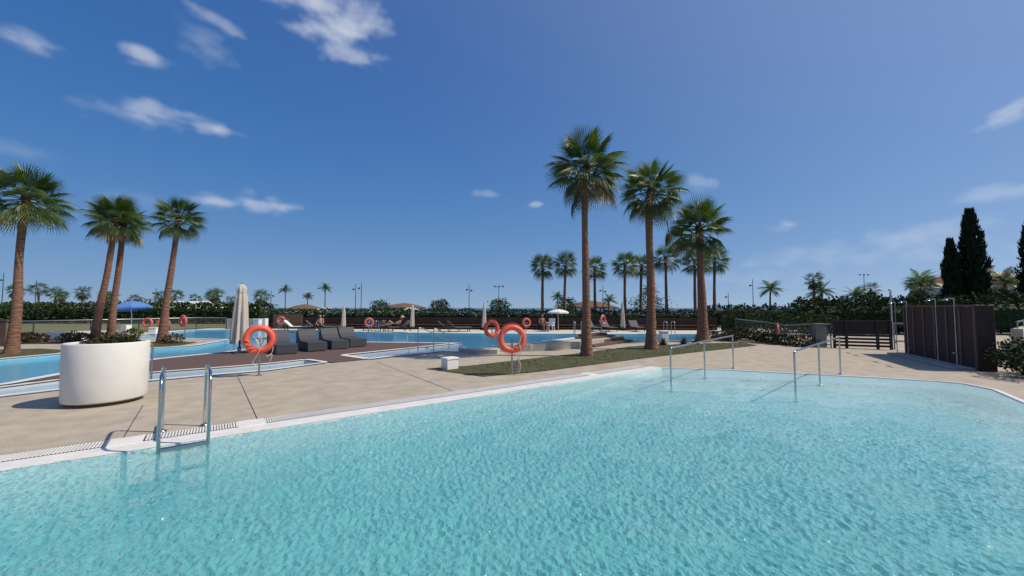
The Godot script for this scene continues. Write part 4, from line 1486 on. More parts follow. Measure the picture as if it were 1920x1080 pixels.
	for a in [[44.5, -45.0, 1.5, 2.4, 1.0], [49.5, -46.0, 1.8, 2.4, 1.2], [38.5, -42.0, 1.3, 2.2, 0.9], [54.0, -44.0, 2.2, 2.6, 1.5], [60.0, -46.0, 2.2, 2.8, 1.6], [66.0, -45.0, 2.0, 2.6, 1.4]]:
		var t := thing("garden_tree", Vector3(a[0], 0, a[1]), 0.0, ORD[[1, 2, 0, 3, 4, 5][k]] + " dark leafy garden tree behind the gate hedge, counted from the shore", "tree", "garden trees behind the gate hedge")
		var st := new_st(true)
		tube(st, [Vector3.ZERO, Vector3(0.1, a[2], 0)], [0.2, 0.1], 7)
		obj("trunk", st, M.branch, t)
		foliage(t, Vector3(0, a[2], 0), Vector3(a[3], a[4], a[3]), 1900, 0.34, ["leaf_c", "leaf_a", "leaf_olive"], 420 + k, true, 0.4)
		k += 1

# ---------------------------------------------------------------- things by the pool
func bent_rail(st: SurfaceTool, foot: Vector3, leg: Vector3, h: float, r: float, bottom: float, bend := 0.16) -> void:
	var pts := [foot]
	var d := (leg - foot)
	d.y = 0
	var l := d.length()
	d = d.normalized()
	pts.append(foot + Vector3.UP * (h - bend))
	for k in range(1, 7):
		var a := PI / 2 * k / 6.0
		pts.append(foot + Vector3.UP * (h - bend + bend * sin(a)) + d * bend * (1 - cos(a)))
	for k in range(0, 7):
		var a := PI / 2 * k / 6.0
		pts.append(foot + d * (l - bend + bend * sin(a)) + Vector3.UP * (h - bend + bend * cos(a)))
	pts.append(Vector3(leg.x, bottom, leg.z))
	tube(st, pts, r, 12)

func flange(parent: Node, at: Vector3, m: Material) -> void:
	var st := new_st(true)
	lathe(st, [Vector2(0.055, 0.0), Vector2(0.055, 0.012), Vector2(0.03, 0.022), Vector2(0.0, 0.022)], 16, at)
	obj("flange", st, m, parent)

func pool_ladder(at: Vector3, turn: float, width: float, reach: float, h: float, deep: float, treads: int, label: String, m: Material, r := 0.021) -> Node3D:
	var t := thing("pool_ladder", at, turn, label, "pool ladder", "steel pool ladders")
	for x in [-width / 2, width / 2]:
		var st := new_st(true)
		bent_rail(st, Vector3(x, 0.0, -reach), Vector3(x, 0, 0), h, r, -deep)
		flange(obj("rail", st, m, t), Vector3(x, 0.008, -reach), m)
	for k in treads:
		var st := new_st()
		bx(st, Vector3(0, 0.035 - 0.26 * k, 0.0), Vector3(width - 0.02, 0.03, 0.09), 0.008)
		obj("tread", st, m, t)
	return t

func handrail(pts: Array, tops: Array, label: String, cat_group: String, r := 0.0195) -> void:
	var t := thing("pool_handrail", Vector3.ZERO, 0.0, label, "handrail", cat_group)
	for i in pts.size():
		var p: Vector3 = pts[i]
		var last: Node
		var st := new_st(true)
		var yb := p.y
		if i == 0:
			var d: Vector3 = (pts[1] - p)
			d.y = tops[1] - tops[0]
			d = d.normalized()
			var c := Vector3(p.x, tops[0], p.z)
			var path := [Vector3(p.x, yb, p.z), Vector3(p.x, tops[0] - 0.07, p.z)]
			for k in range(1, 6):
				var f := k / 5.0
				path.append((c + Vector3.DOWN * 0.07).lerp(c, f).lerp(c.lerp(c + d * 0.07, f), f))
			path.append(Vector3(pts[pts.size() - 1].x, tops[pts.size() - 1], pts[pts.size() - 1].z) + d * 0.02)
			tube(st, path, r, 12)
			last = obj("rail", st, M.steel, t)
		else:
			tube(st, [Vector3(p.x, yb, p.z), Vector3(p.x, tops[i] - r * 0.5, p.z)], r * 0.92, 12)
			last = obj("post", st, M.steel, t)
		flange(last, Vector3(p.x, yb + 0.001, p.z), M.steel)

var ring_mesh: ArrayMesh
var band_mesh: ArrayMesh
var grab_mesh: ArrayMesh

func life_ring(at: Vector3, turn: float, label: String, group: String, m: Material, size := 1.0) -> Node3D:
	var t := thing("life_ring", at, turn, label, "life ring", group)
	t.scale = Vector3.ONE * size
	var ring := put("ring", ring_mesh, m, t)
	for k in 4:
		var b := put("band", band_mesh, M.strap_dark, ring)
		b.rotation.z = PI / 4 + k * PI / 2
	put("grab_rope", grab_mesh, M.rope_orange if m == M.ring_orange else M.rope_white, ring)
	return t

func ring_stand(at: Vector3, turn: float, h: float, label: String, group: String) -> Node3D:
	var t := thing("ring_stand", at, turn, label, "post", group)
	var st := new_st(true)
	tube(st, [Vector3.ZERO, Vector3(0, h, 0)], 0.022, 10)
	obj("post", st, M.dull_steel, t)
	st = new_st()
	bx(st, Vector3(0, 0.008, 0), Vector3(0.13, 0.016, 0.13))
	obj("base_plate", st, M.dull_steel, t)
	st = new_st()
	bx(st, Vector3(0, h - 0.02, 0.03), Vector3(0.30, 0.05, 0.02))
	bx(st, Vector3(0, h - 0.03, 0.07), Vector3(0.06, 0.05, 0.06))
	obj("bracket", st, M.dull_steel, t)
	return t

func rope(pts: Array, r: float) -> ArrayMesh:
	var c := Curve3D.new()
	for i in pts.size():
		var t: Vector3 = (pts[mini(i + 1, pts.size() - 1)] - pts[maxi(i - 1, 0)]) / 5.0
		c.add_point(pts[i], -t, t)
	var st := new_st(true)
	tube(st, Array(c.tessellate(4, 4)), r, 6)
	return done(st)

# side outline (x along, y up) drawn out to a width
func profile_body(st: SurfaceTool, pts: Array, width: float) -> void:
	var p := PackedVector2Array(pts)
	if Geometry2D.is_polygon_clockwise(p):
		p.reverse()
	var ix := Geometry2D.triangulate_polygon(p)
	st.set_smooth_group(-1)
	var h := width / 2
	for k in range(0, ix.size(), 3):
		var v := []
		for e in 3:
			v.append(p[ix[k + e]])
		var s: float = (v[1] - v[0]).cross(v[2] - v[0])
		if s < 0:
			v = [v[0], v[2], v[1]]
		tri(st, Vector3(v[0].x, v[0].y, h), Vector3(v[1].x, v[1].y, h), Vector3(v[2].x, v[2].y, h))
		tri(st, Vector3(v[0].x, v[0].y, -h), Vector3(v[2].x, v[2].y, -h), Vector3(v[1].x, v[1].y, -h))
	var ccw := not Geometry2D.is_polygon_clockwise(p)
	var area := 0.0
	for i in p.size():
		area += p[i].cross(p[(i + 1) % p.size()])
	for i in p.size():
		var a: Vector2 = p[i]
		var b: Vector2 = p[(i + 1) % p.size()]
		if area < 0:
			var tmp := a
			a = b
			b = tmp
		quad(st, Vector3(a.x, a.y, h), Vector3(a.x, a.y, -h), Vector3(b.x, b.y, -h), Vector3(b.x, b.y, h))

func wicker_lounger(at: Vector3, turn: float, label: String) -> Node3D:
	var t := thing("wicker_lounger", at, turn, label, "sun lounger", "charcoal wicker loungers on the boarded island")
	var st := new_st()
	profile_body(st, [Vector2(0.0, 0.03), Vector2(0.0, 0.25), Vector2(0.03, 0.28), Vector2(-1.02, 0.27), Vector2(-1.14, 0.29), Vector2(-1.28, 0.36), Vector2(-1.44, 0.50), Vector2(-1.60, 0.70), Vector2(-1.66, 0.72), Vector2(-1.78, 0.60), Vector2(-1.80, 0.03)].map(func(q): return Vector2(minf(q.x, 0.0), q.y)), 0.68)
	obj("base", st, M.wicker, t)
	st = new_st()
	profile_body(st, [Vector2(-0.01, 0.282), Vector2(-0.01, 0.335), Vector2(-0.03, 0.345), Vector2(-1.08, 0.345), Vector2(-1.10, 0.335), Vector2(-1.06, 0.282)], 0.66)
	obj("seat_pad", st, M.wicker, t)
	st = new_st()
	profile_body(st, [Vector2(-1.11, 0.30), Vector2(-1.11, 0.345), Vector2(-1.24, 0.40), Vector2(-1.40, 0.53), Vector2(-1.58, 0.765), Vector2(-1.63, 0.785), Vector2(-1.665, 0.745), Vector2(-1.60, 0.71), Vector2(-1.44, 0.51), Vector2(-1.28, 0.37), Vector2(-1.14, 0.30)], 0.66)
	obj("back_pad", st, M.wicker, t)
	return t

func sling_lounger(at: Vector3, turn: float, label: String, group: String, pad: Material) -> Node3D:
	var t := thing("sling_lounger", at, turn, label, "sun lounger", group)
	var st := new_st()
	for z in [-0.31, 0.31]:
		bx(st, Vector3(-0.95, 0.26, z), Vector3(1.9, 0.05, 0.05))
	obj("frame", st, M.dark_timber, t)
	for x in [-0.2, -1.6]:
		for z in [-0.31, 0.31]:
			st = new_st()
			bx(st, Vector3(x, 0.117, z), Vector3(0.05, 0.234, 0.048))
			obj("leg", st, M.dark_timber, t)
	st = new_st()
	profile_body(st, [Vector2(-0.02, 0.287), Vector2(-0.02, 0.33), Vector2(-1.20, 0.33), Vector2(-1.20, 0.287)], 0.6)
	obj("seat_pad", st, pad, t)
	st = new_st()
	profile_body(st, [Vector2(-1.21, 0.29), Vector2(-1.21, 0.335), Vector2(-1.66, 0.76), Vector2(-1.70, 0.735)], 0.6)
	obj("back_pad", st, pad, t)
	return t

func closed_parasol(at: Vector3, h: float, wide: float, seed_: int, label: String, group: String, m: Material, hem := 0.16) -> Node3D:
	var t := thing("closed_parasol", at, 0.0, label, "parasol", group)
	var r := RandomNumberGenerator.new()
	r.seed = seed_
	var st := new_st(true)
	tube(st, [Vector3(0, 0.04, 0), Vector3(0, h, 0)], 0.032, 10)
	obj("mast", st, M.dark_steel, t)
	st = new_st()
	bx(st, Vector3(0, 0.03, 0), Vector3(0.62, 0.05, 0.09))
	bx(st, Vector3(0, 0.028, 0), Vector3(0.09, 0.052, 0.62))
	lathe(st, [Vector2(0.06, 0.05), Vector2(0.06, 0.22), Vector2(0.0, 0.22)], 10)
	obj("foot", st, M.dark_steel, t)
	st = new_st(true)
	st.set_smooth_group(0)
	var n := 40
	var rows := 22
	var at_ := func(i: int, k: int) -> Vector3:
		var f := float(i) / rows
		var y := lerpf(h * hem + 0.10 * sin(k * 1.7 + seed_) * (1.0 - f), h - 0.02, f)
		var a := TAU * (k % n) / n
		var prof: float = wide * (0.50 + 0.50 * pow(1.0 - f, 0.8)) * (1.0 - 0.85 * smoothstep(0.93, 1.0, f))
		prof *= 1.0 - 0.16 * exp(-pow((f - 0.84) / 0.04, 2.0))
		var fold := 0.27 * (1.0 - 0.5 * f) * sin(a * 8.0 + f * 1.2 + seed_) + 0.10 * sin(a * 3.0 + f * 3.0)
		return Vector3(cos(a), 0, sin(a)) * prof * (1.0 + fold) + Vector3.UP * y
	for i in rows:
		for k in n:
			quad(st, at_.call(i, k), at_.call(i + 1, k), at_.call(i + 1, (k + 1) % n), at_.call(i, (k + 1) % n))
	obj("cloth", st, m, t)
	st = new_st(true)
	torus(st, Transform3D(Basis(Vector3.RIGHT, PI / 2), Vector3(0, h * (hem + (1 - hem) * 0.84), 0)), wide * 0.50, 0.014, 24, 6)
	obj("tie_strap", st, m, t)
	return t

func open_parasol(at: Vector3, h: float, rad: float, drop: float, tilt: float, label: String, m: Material) -> Node3D:
	var t := thing("open_parasol", at, 0.0, label, "parasol")
	var st := new_st(true)
	tube(st, [Vector3(0, 0.0, 0), Vector3(0, h * 0.55, 0), Vector3(-sin(tilt) * h * 0.4, h - 0.02, 0)], 0.022, 8)
	obj("mast", st, M.white_plain, t)
	st = new_st(true)
	lathe(st, [Vector2(0.20, 0.0), Vector2(0.20, 0.05), Vector2(0.04, 0.09), Vector2(0.0, 0.09)], 14)
	obj("foot", st, M.dark_steel, t)
	var top := Node3D.new()
	st = new_st()
	var n := 8
	var xf := Transform3D(Basis(Vector3(0, 0, 1), tilt), Vector3(-sin(tilt) * h * 0.4, h, 0))
	var rows := 5
	for k in n:
		for i in rows:
			var p := []
			for e in [[i, k], [i + 1, k], [i + 1, k + 1], [i, k + 1]]:
				var f: float = float(e[0]) / rows
				var a: float = TAU * e[1] / n
				p.append(xf * Vector3(cos(a) * rad * f, -drop * pow(f, 1.9), sin(a) * rad * f))
			quad(st, p[0], p[3], p[2], p[1])
	for k in n:                                       # short valance
		var a := TAU * k / n
		var b := TAU * (k + 1) / n
		var p := xf * Vector3(cos(a) * rad, -drop, sin(a) * rad)
		var q := xf * Vector3(cos(b) * rad, -drop, sin(b) * rad)
		quad(st, p, q + Vector3.DOWN * 0.0, q + Vector3.DOWN * 0.10, p + Vector3.DOWN * 0.10)
	var canopy := obj("canopy", st, m, t)
	for k in n:
		var a := TAU * k / n
		st = new_st()
		tube(st, [xf * Vector3(0, -0.03, 0), xf * Vector3(cos(a) * rad * 0.97, -drop - 0.015, sin(a) * rad * 0.97)], 0.009, 5)
		obj("rib", st, M.dull_steel, canopy)
	top.free()
	return t

# ---------------------------------------------------------------- people: one smooth skin round a jointed skeleton
func skin_mesh(bones: Array, cell: float, blend: float) -> ArrayMesh:
	var lo := Vector3.INF
	var hi := -Vector3.INF
	for b in bones:
		for e in 2:
			var r: float = b[2 + e] + cell * 2.5 + blend * 0.5
			lo = lo.min(b[e] - Vector3.ONE * r)
			hi = hi.max(b[e] + Vector3.ONE * r)
	var n := Vector3i(((hi - lo) / cell).ceil()) + Vector3i.ONE
	var f := PackedFloat32Array()
	f.resize(n.x * n.y * n.z)
	f.fill(1.0)
	for b in bones:
		var rm: float = maxf(b[2], b[3]) + blend + cell * 2.0
		var c0 := Vector3i(((b[0].min(b[1]) - Vector3.ONE * rm - lo) / cell).floor()).clamp(Vector3i.ZERO, n - Vector3i.ONE)
		var c1 := Vector3i(((b[0].max(b[1]) + Vector3.ONE * rm - lo) / cell).ceil()).clamp(Vector3i.ZERO, n - Vector3i.ONE)
		var ab: Vector3 = b[1] - b[0]
		var l2: float = maxf(ab.length_squared(), 1e-9)
		for z in range(c0.z, c1.z + 1):
			for y in range(c0.y, c1.y + 1):
				for x in range(c0.x, c1.x + 1):
					var p := lo + Vector3(x, y, z) * cell
					var t: float = clampf((p - b[0]).dot(ab) / l2, 0.0, 1.0)
					var d: float = p.distance_to(b[0] + ab * t) - lerpf(b[2], b[3], t)
					var i := x + n.x * (y + n.y * z)
					var o := f[i]
					var h: float = clampf(0.5 + 0.5 * (o - d) / blend, 0.0, 1.0)
					f[i] = lerpf(o, d, h) - blend * h * (1.0 - h)
	var ids := {}
	var vs := []
	for z in n.z - 1:
		for y in n.y - 1:
			for x in n.x - 1:
				var s := Vector3.ZERO
				var cnt := 0
				var i := x + n.x * (y + n.y * z)
				for e in [[0, 0, 0, 1, 0, 0], [0, 1, 0, 1, 1, 0], [0, 0, 1, 1, 0, 1], [0, 1, 1, 1, 1, 1], [0, 0, 0, 0, 1, 0], [1, 0, 0, 1, 1, 0], [0, 0, 1, 0, 1, 1], [1, 0, 1, 1, 1, 1], [0, 0, 0, 0, 0, 1], [1, 0, 0, 1, 0, 1], [0, 1, 0, 0, 1, 1], [1, 1, 0, 1, 1, 1]]:
					var u: float = f[i + e[0] + n.x * (e[1] + n.y * e[2])]
					var v: float = f[i + e[3] + n.x * (e[4] + n.y * e[5])]
					if (u < 0) != (v < 0):
						var t := u / (u - v)
						s += Vector3(e[0], e[1], e[2]).lerp(Vector3(e[3], e[4], e[5]), t)
						cnt += 1
				if cnt > 0:
					ids[i] = vs.size()
					vs.append(lo + (Vector3(x, y, z) + s / cnt) * cell)
	var st := new_st(true)
	for i in ids:
		var x: int = i % n.x
		var y: int = (i / n.x) % n.y
		var z: int = i / (n.x * n.y)
		for ax in 3:
			var st_: int = [1, n.x, n.x * n.y][ax]
			var ub: int = [n.x, n.x * n.y, 1][ax]
			var vb: int = [n.x * n.y, 1, n.x][ax]
			if [y, z, x][ax] == 0 or [z, x, y][ax] == 0:
				continue
			if (f[i] < 0) == (f[i + st_] < 0):
				continue
			if not (ids.has(i - ub) and ids.has(i - vb) and ids.has(i - ub - vb)):
				continue
			var q := [vs[ids[i]], vs[ids[i - ub]], vs[ids[i - ub - vb]], vs[ids[i - vb]]]
			if f[i] < 0:
				quad(st, q[0], q[1], q[2], q[3])
			else:
				quad(st, q[3], q[2], q[1], q[0])
	return done(st)

# joints: facing +z, seat or back at y; pose gives hip, knees, feet, chest, head, hands
func person(at: Vector3, turn: float, pose: String, label: String, skin: Material, wear: Material, hat := false) -> void:
	var t := thing("person", at, turn, label, "person")
	var hip := Vector3(0, 0.46, 0)
	var chest := Vector3(0, 0.80, -0.06)
	var neck := Vector3(0, 0.96, -0.05)
	var head := Vector3(0, 1.10, -0.01)
	var legs := [[Vector3(0.10, 0.45, 0.02), Vector3(0.14, 0.50, 0.44), Vector3(0.13, 0.07, 0.50)], [Vector3(-0.10, 0.45, 0.02), Vector3(-0.15, 0.50, 0.43), Vector3(-0.16, 0.07, 0.46)]]
	var arms := [[Vector3(0.18, 0.89, -0.06), Vector3(0.25, 0.64, 0.02), Vector3(0.17, 0.56, 0.26)], [Vector3(-0.18, 0.89, -0.06), Vector3(-0.26, 0.64, 0.0), Vector3(-0.18, 0.56, 0.24)]]
	if pose == "recline":
		hip = Vector3(0, 0.46, 0)
		chest = Vector3(0, 0.66, -0.30)
		neck = Vector3(0, 0.78, -0.42)
		head = Vector3(0, 0.90, -0.50)
		legs = [[Vector3(0.10, 0.45, 0.02), Vector3(0.12, 0.72, 0.38), Vector3(0.11, 0.40, 0.66)], [Vector3(-0.10, 0.45, 0.02), Vector3(-0.12, 0.47, 0.46), Vector3(-0.12, 0.40, 0.88)]]
		arms = [[Vector3(0.18, 0.74, -0.36), Vector3(0.28, 0.55, -0.18), Vector3(0.18, 0.56, 0.06)], [Vector3(-0.18, 0.74, -0.36), Vector3(-0.30, 0.58, -0.22), Vector3(-0.20, 0.56, 0.04)]]
	var b := [[hip, chest, 0.135, 0.135], [chest, neck, 0.12, 0.05], [arms[0][0], arms[1][0], 0.055, 0.055], [neck, head, 0.048, 0.05], [head, head + Vector3(0, 0.05, 0.015), 0.082, 0.088], [head + Vector3(0, -0.05, 0.03), head + Vector3(0, 0.0, 0.03), 0.055, 0.07], [head + Vector3(0, 0.0, 0.10), head + Vector3(0, 0.03, 0.09), 0.014, 0.012]]
	for g in legs:
		b.append([g[0], g[1], 0.088, 0.058])
		b.append([g[1], g[2], 0.056, 0.036])
		b.append([g[2], g[2] + Vector3(0, -0.03, 0.15), 0.036, 0.026])
	for g in arms:
		b.append([g[0], g[1], 0.046, 0.037])
		b.append([g[1], g[2], 0.036, 0.026])
		var d: Vector3 = (g[2] - g[1]).normalized()
		b.append([g[2], g[2] + d * 0.08, 0.028, 0.030])
		for e in 4:
			var side := Vector3(1, 0, 0) * (0.027 - 0.018 * e)
			b.append([g[2] + d * 0.08 + side, g[2] + d * (0.155 - 0.012 * absf(e - 1.4)) + side * 1.2 + Vector3.DOWN * 0.02, 0.010, 0.008])
		b.append([g[2] + d * 0.03, g[2] + d * 0.08 + Vector3(-signf(g[0].x) * 0.045, 0, 0), 0.012, 0.010])
	put("body", skin_mesh(b, 0.022, 0.035), skin, t)
	# clothing and hair are shells a little larger than the body
	put("swimwear", skin_mesh([[hip, hip.lerp(chest, 0.3), 0.150, 0.146], [legs[0][0], legs[0][0].lerp(legs[0][1], 0.25), 0.10, 0.096], [legs[1][0], legs[1][0].lerp(legs[1][1], 0.25), 0.10, 0.096]], 0.025, 0.03), wear, t)
	put("hair", skin_mesh([[head + Vector3(0, 0.065, -0.02), head + Vector3(0, 0.075, 0.0), 0.092, 0.088], [head + Vector3(0, 0.05, -0.04), head + Vector3(0, -0.06, -0.055), 0.075, 0.05]], 0.018, 0.02), M.hair, t)
	if hat:
		var st := new_st(true)
		lathe(st, [Vector2(0.0, 0.0), Vector2(0.20, -0.02), Vector2(0.21, -0.005), Vector2(0.115, 0.02), Vector2(0.105, 0.11), Vector2(0.06, 0.13), Vector2(0.0, 0.13)], 20, head + Vector3(0, 0.10, -0.01))
		obj("sun_hat", st, M.straw, t)

func build_poolside() -> void:
	# round planter
	var c := Vector3(-7.19, 0, -7.08)
	var t := thing("round_planter", c, 0.0, "large round white planter standing on the paving", "planter")
	var st := new_st(true)
	var R := 0.545
	lathe(st, [Vector2(0.40, 0.062), Vector2(R - 0.03, 0.062), Vector2(R - 0.008, 0.07), Vector2(R, 0.09), Vector2(R + 0.008, 0.5), Vector2(R + 0.012, 1.035), Vector2(R + 0.006, 1.05), Vector2(R - 0.004, 1.055), Vector2(R - 0.045, 1.055), Vector2(R - 0.055, 1.045), Vector2(R - 0.06, 0.93), Vector2(0.0, 0.93)], 96)
	obj("bowl", st, M.white_paint, t)
	st = new_st(true)
	lathe(st, [Vector2(0.43, 0.0), Vector2(0.43, 0.062), Vector2(0.0, 0.062)], 48)
	obj("plinth", st, M.beam_timber, t)
	st = new_st()
	lathe(st, [Vector2(R - 0.062, 0.97), Vector2(0.3, 0.99), Vector2(0.0, 1.0)], 32)
	obj("earth", st, M.soil, t)
	var pl := thing("planter_shrub", c + Vector3(0, 0.99, 0), 0.0, "low reddish flowering shrub growing in the round planter", "shrub")
	foliage(pl, Vector3(0.05, 0.04, -0.02), Vector3(0.36, 0.08, 0.36), 1300, 0.055, ["leaf_red", "leaf_c", "leaf_a"], 501)
	foliage(pl, Vector3(0.08, 0.10, -0.06), Vector3(0.24, 0.08, 0.22), 460, 0.05, ["leaf_red", "leaf_olive"], 502)
	st = new_st()
	rng.seed = 17
	for k in 9:
		var a := rng.randf() * TAU
		var p := Vector3(cos(a) * 0.36 * sqrt(rng.randf()), rng.randf_range(0.08, 0.2), sin(a) * 0.4)
		for e in 3:
			leaf(st, p, 0.03, rng, Vector3.UP)
	obj("blossoms", st, M.petal, pl).set_meta("kind", "stuff")
	# near ladder
	pool_ladder(Vector3(-3.85, 0, -4.725), atan2(0.640, 0.768), 0.45, 1.02, 0.87, 1.0, 4, "polished steel ladder in the near pool, in front of the planter", M.steel, 0.0185)
	# handrails of the beach entry
	handrail([Vector3(3.57, -pool_depth(3.57, -8.97), -8.97), Vector3(4.78, -pool_depth(4.78, -9.89), -9.89), Vector3(6.07, 0.0, -10.93)], [0.76, 0.84, 0.90], "steel handrail of the beach entry, the one nearer the lawn", "beach entry handrails")
	handrail([Vector3(5.70, -pool_depth(5.70, -8.04), -8.04), Vector3(6.96, -pool_depth(6.96, -9.03), -9.03), Vector3(8.21, 0.0, -9.97)], [0.78, 0.85, 0.92], "steel handrail of the beach entry, the one nearer the shower screen", "beach entry handrails")
	# handrails of the ramp
	for a in [[-3.78, -16.0, -2.75, -17.35, "dark steel handrail on the lagoon ramp, on the boarded side"], [-3.05, -15.5, -2.20, -16.75, "dark steel handrail on the lagoon ramp, on the paved side"]]:
		var h := thing("ramp_handrail", Vector3.ZERO, 0.0, a[4], "handrail", "ramp handrails")
		var p := Vector3(a[0], 0, a[1])
		var q := Vector3(a[2], 0, a[3])
		st = new_st(true)
		tube(st, [p + Vector3.DOWN * ramp_depth(p.x, p.z), p + Vector3.UP * 0.80, p.lerp(q, 0.04) + Vector3.UP * 0.85, p.lerp(q, 0.14) + Vector3.UP * 0.83, q + Vector3.UP * 0.22], 0.021, 8)
		obj("rail", st, M.dull_steel, h)
		st = new_st(true)
		tube(st, [q + Vector3.DOWN * ramp_depth(q.x, q.z), q + Vector3.UP * 0.22], 0.02, 8)
		obj("post", st, M.dull_steel, h)
	# far ladders
	for a in [[-13.9, -20.2, -1.9, "steel ladder at the tip of the peninsula, one side in the lagoon"], [-9.4, -26.7, 0.0, "steel ladder on the far lagoon edge below the life ring"], [4.2, -24.9, 0.0, "curved steel ladder on the far lagoon edge behind the tallest palm"], [9.9, -24.7, 0.0, "steel ladder on the far lagoon edge near the stout palm"], [-16.9, -29.2, 0.2, "steel ladder on the far lagoon edge behind the beige parasol"]]:
		pool_ladder(Vector3(a[0], 0.0, a[1]), a[2], 0.48, 0.55, 0.82, 0.8, 2, a[3], M.dull_steel, 0.022)
	# steel post in the trough
	t = thing("shower_post", Vector3(-8.45, -0.13, -9.35), 0.0, "thin steel foot-shower post standing in the trough", "post")
	st = new_st(true)
	tube(st, [Vector3.ZERO, Vector3(0, 0.13, 0), Vector3(0.0, 0.95, 0.0)], 0.02, 8)
	obj("pole", st, M.dull_steel, t)
	st = new_st(true)
	tube(st, [Vector3(0, 0.92, 0), Vector3(-0.10, 1.00, 0.05), Vector3(-0.2, 0.95, 0.1)], 0.016, 8)
	obj("spout", st, M.dull_steel, t)
	# life rings
	st = new_st(true)
	torus(st, Transform3D.IDENTITY, 0.275, 0.072, 48, 16)
	ring_mesh = done(st)
	st = new_st(true)
	torus(st, Transform3D(Basis(Vector3.UP, PI / 2), Vector3(0.275, 0, 0)) * Transform3D(Basis(Vector3.RIGHT, PI / 2), Vector3.ZERO) * Transform3D(Basis(Vector3.UP, PI / 2), Vector3.ZERO), 0.0735, 0.006, 20, 6)
	band_mesh = done(st)
	var gp := []
	for k in 41:
		var a := TAU * k / 40.0 + PI / 4
		gp.append(Vector3(cos(a), sin(a), 0) * (0.356 + 0.022 * absf(sin(2.0 * (a - PI / 4)))))
	st = new_st(true)
	tube(st, gp, 0.006, 6, false)
	grab_mesh = done(st)
	ring_stand(Vector3(-6.22, 0, -9.81), 0.55, 0.92, "steel stand of the life ring by the trough, ropes hanging from it", "life ring stands")
	var lr := life_ring(Vector3(-6.17, 0.90, -9.70), 0.55, "faded orange life ring with coiled rope beside the trough", "orange life rings", M.ring_orange, 0.98)
	put("throw_rope", rope([Vector3(-0.12, 0.06, 0.09), Vector3(-0.02, -0.02, 0.10), Vector3(0.06, 0.08, 0.10), Vector3(0.0, -0.12, 0.11), Vector3(-0.08, 0.02, 0.11), Vector3(0.02, -0.2, 0.10), Vector3(-0.05, -0.42, 0.06), Vector3(-0.12, -0.58, 0.03), Vector3(-0.02, -0.66, 0.05)], 0.008), M.rope_white, lr)
	put("throw_rope", rope([Vector3(0.30, -0.2, 0.06), Vector3(0.27, -0.36, 0.05), Vector3(0.16, -0.44, 0.06), Vector3(0.28, -0.40, 0.05), Vector3(0.24, -0.56, 0.05)], 0.008), M.rope_white, lr)
	put("coiled_rope", rope([Vector3(-0.30, 0.0, 0.09), Vector3(-0.2, -0.08, 0.10), Vector3(-0.28, -0.12, 0.11), Vector3(-0.16, -0.16, 0.11), Vector3(-0.24, -0.22, 0.10), Vector3(-0.10, -0.22, 0.11), Vector3(-0.16, -0.30, 0.1), Vector3(-0.04, -0.28, 0.10)], 0.022), M.rope_orange, lr)
	ring_stand(Vector3(0.0, 0, -9.97), 0.15, 0.86, "steel stand of the life ring at the lawn edge", "life ring stands")
	lr = life_ring(Vector3(0.0, 0.895, -9.86), 0.15, "orange life ring on a post at the lawn edge", "orange life rings", M.ring_orange, 1.03)
	put("throw_rope", rope([Vector3(0.22, 0.1, 0.08), Vector3(0.17, -0.12, 0.09), Vector3(0.20, -0.26, 0.10), Vector3(0.13, -0.36, 0.06), Vector3(0.16, -0.62, 0.04), Vector3(0.11, -0.8, 0.03)], 0.009), M.rope_white, lr)
	put("throw_rope", rope([Vector3(0.20, -0.30, 0.10), Vector3(0.17, -0.5, 0.06), Vector3(0.2, -0.66, 0.05), Vector3(0.15, -0.82, 0.04)], 0.009), M.rope_white, lr)
	ring_stand(Vector3(-0.75, 0.26, -14.85), 0.5, 0.66, "steel stand of the life ring on the stone platform", "life ring stands")
	life_ring(Vector3(-0.76, 0.90, -14.76), 0.65, "orange life ring on the stone platform", "orange life rings", M.ring_orange, 0.95)
	for a in [[-17.97, -30.9, 0.70, 0.2, "life ring"], [-10.06, -27.9, 0.66, 0.5, "b"], [-17.22, -20.9, 0.98, -0.42, "c"], [-23.54, -25.6, 0.62, 0.1, "d"], [-21.9, -24.9, 0.70, 0.8, "e"], [0.98, -27.9, 0.65, 0.4, "f"], [5.34, -23.7, 0.95, 0.9, "g"], [8.95, -25.6, 0.72, 0.3, "h"], [13.05, -19.7, 0.60, 1.0, "i"]]:
		var what: String = {"life ring": "in front of the rust-brown wall beyond the loungers", "b": "beside the far ladder below the hedge", "c": "at the tip of the peninsula", "d": "on the white block by the western channel", "e": "behind the peninsula palm trunk", "f": "on the far terrace beside the white chair", "g": "above the wooden steps", "h": "half hidden by the middle palm trunk", "i": "on the dipping railing"}[a[4]]
		if a[4] == "d":
			life_ring(Vector3(a[0], 0.72, a[1]), a[3], "small pink-red life ring " + what, "faded life rings round the lagoon", M.ring_faded, 0.9)
			continue
		if a[4] != "i":
			ring_stand(Vector3(a[0], 0.0, a[1]), a[3], a[2], "thin steel stand of the life ring " + what, "life ring stands")
		life_ring(Vector3(a[0], a[2], a[1]) + Vector3(sin(a[3]), 0, cos(a[3])) * 0.11, a[3], "small pink-red life ring " + what, "faded life rings round the lagoon", M.ring_faded, 0.9)
	# boxes and pedestals
	t = thing("valve_box", Vector3(-1.69, 0, -10.83), 0.75, "small white box on the tip of the lawn strip", "box")
	st = new_st()
	bx(st, Vector3(0, 0.135, 0), Vector3(0.36, 0.27, 0.30), 0.008)
	obj("box_body", st, M.white_plain, t)
	st = new_st()
	bx(st, Vector3(0, 0.295, 0), Vector3(0.39, 0.05, 0.33), 0.008)
	obj("lid", st, M.white_plain, t)
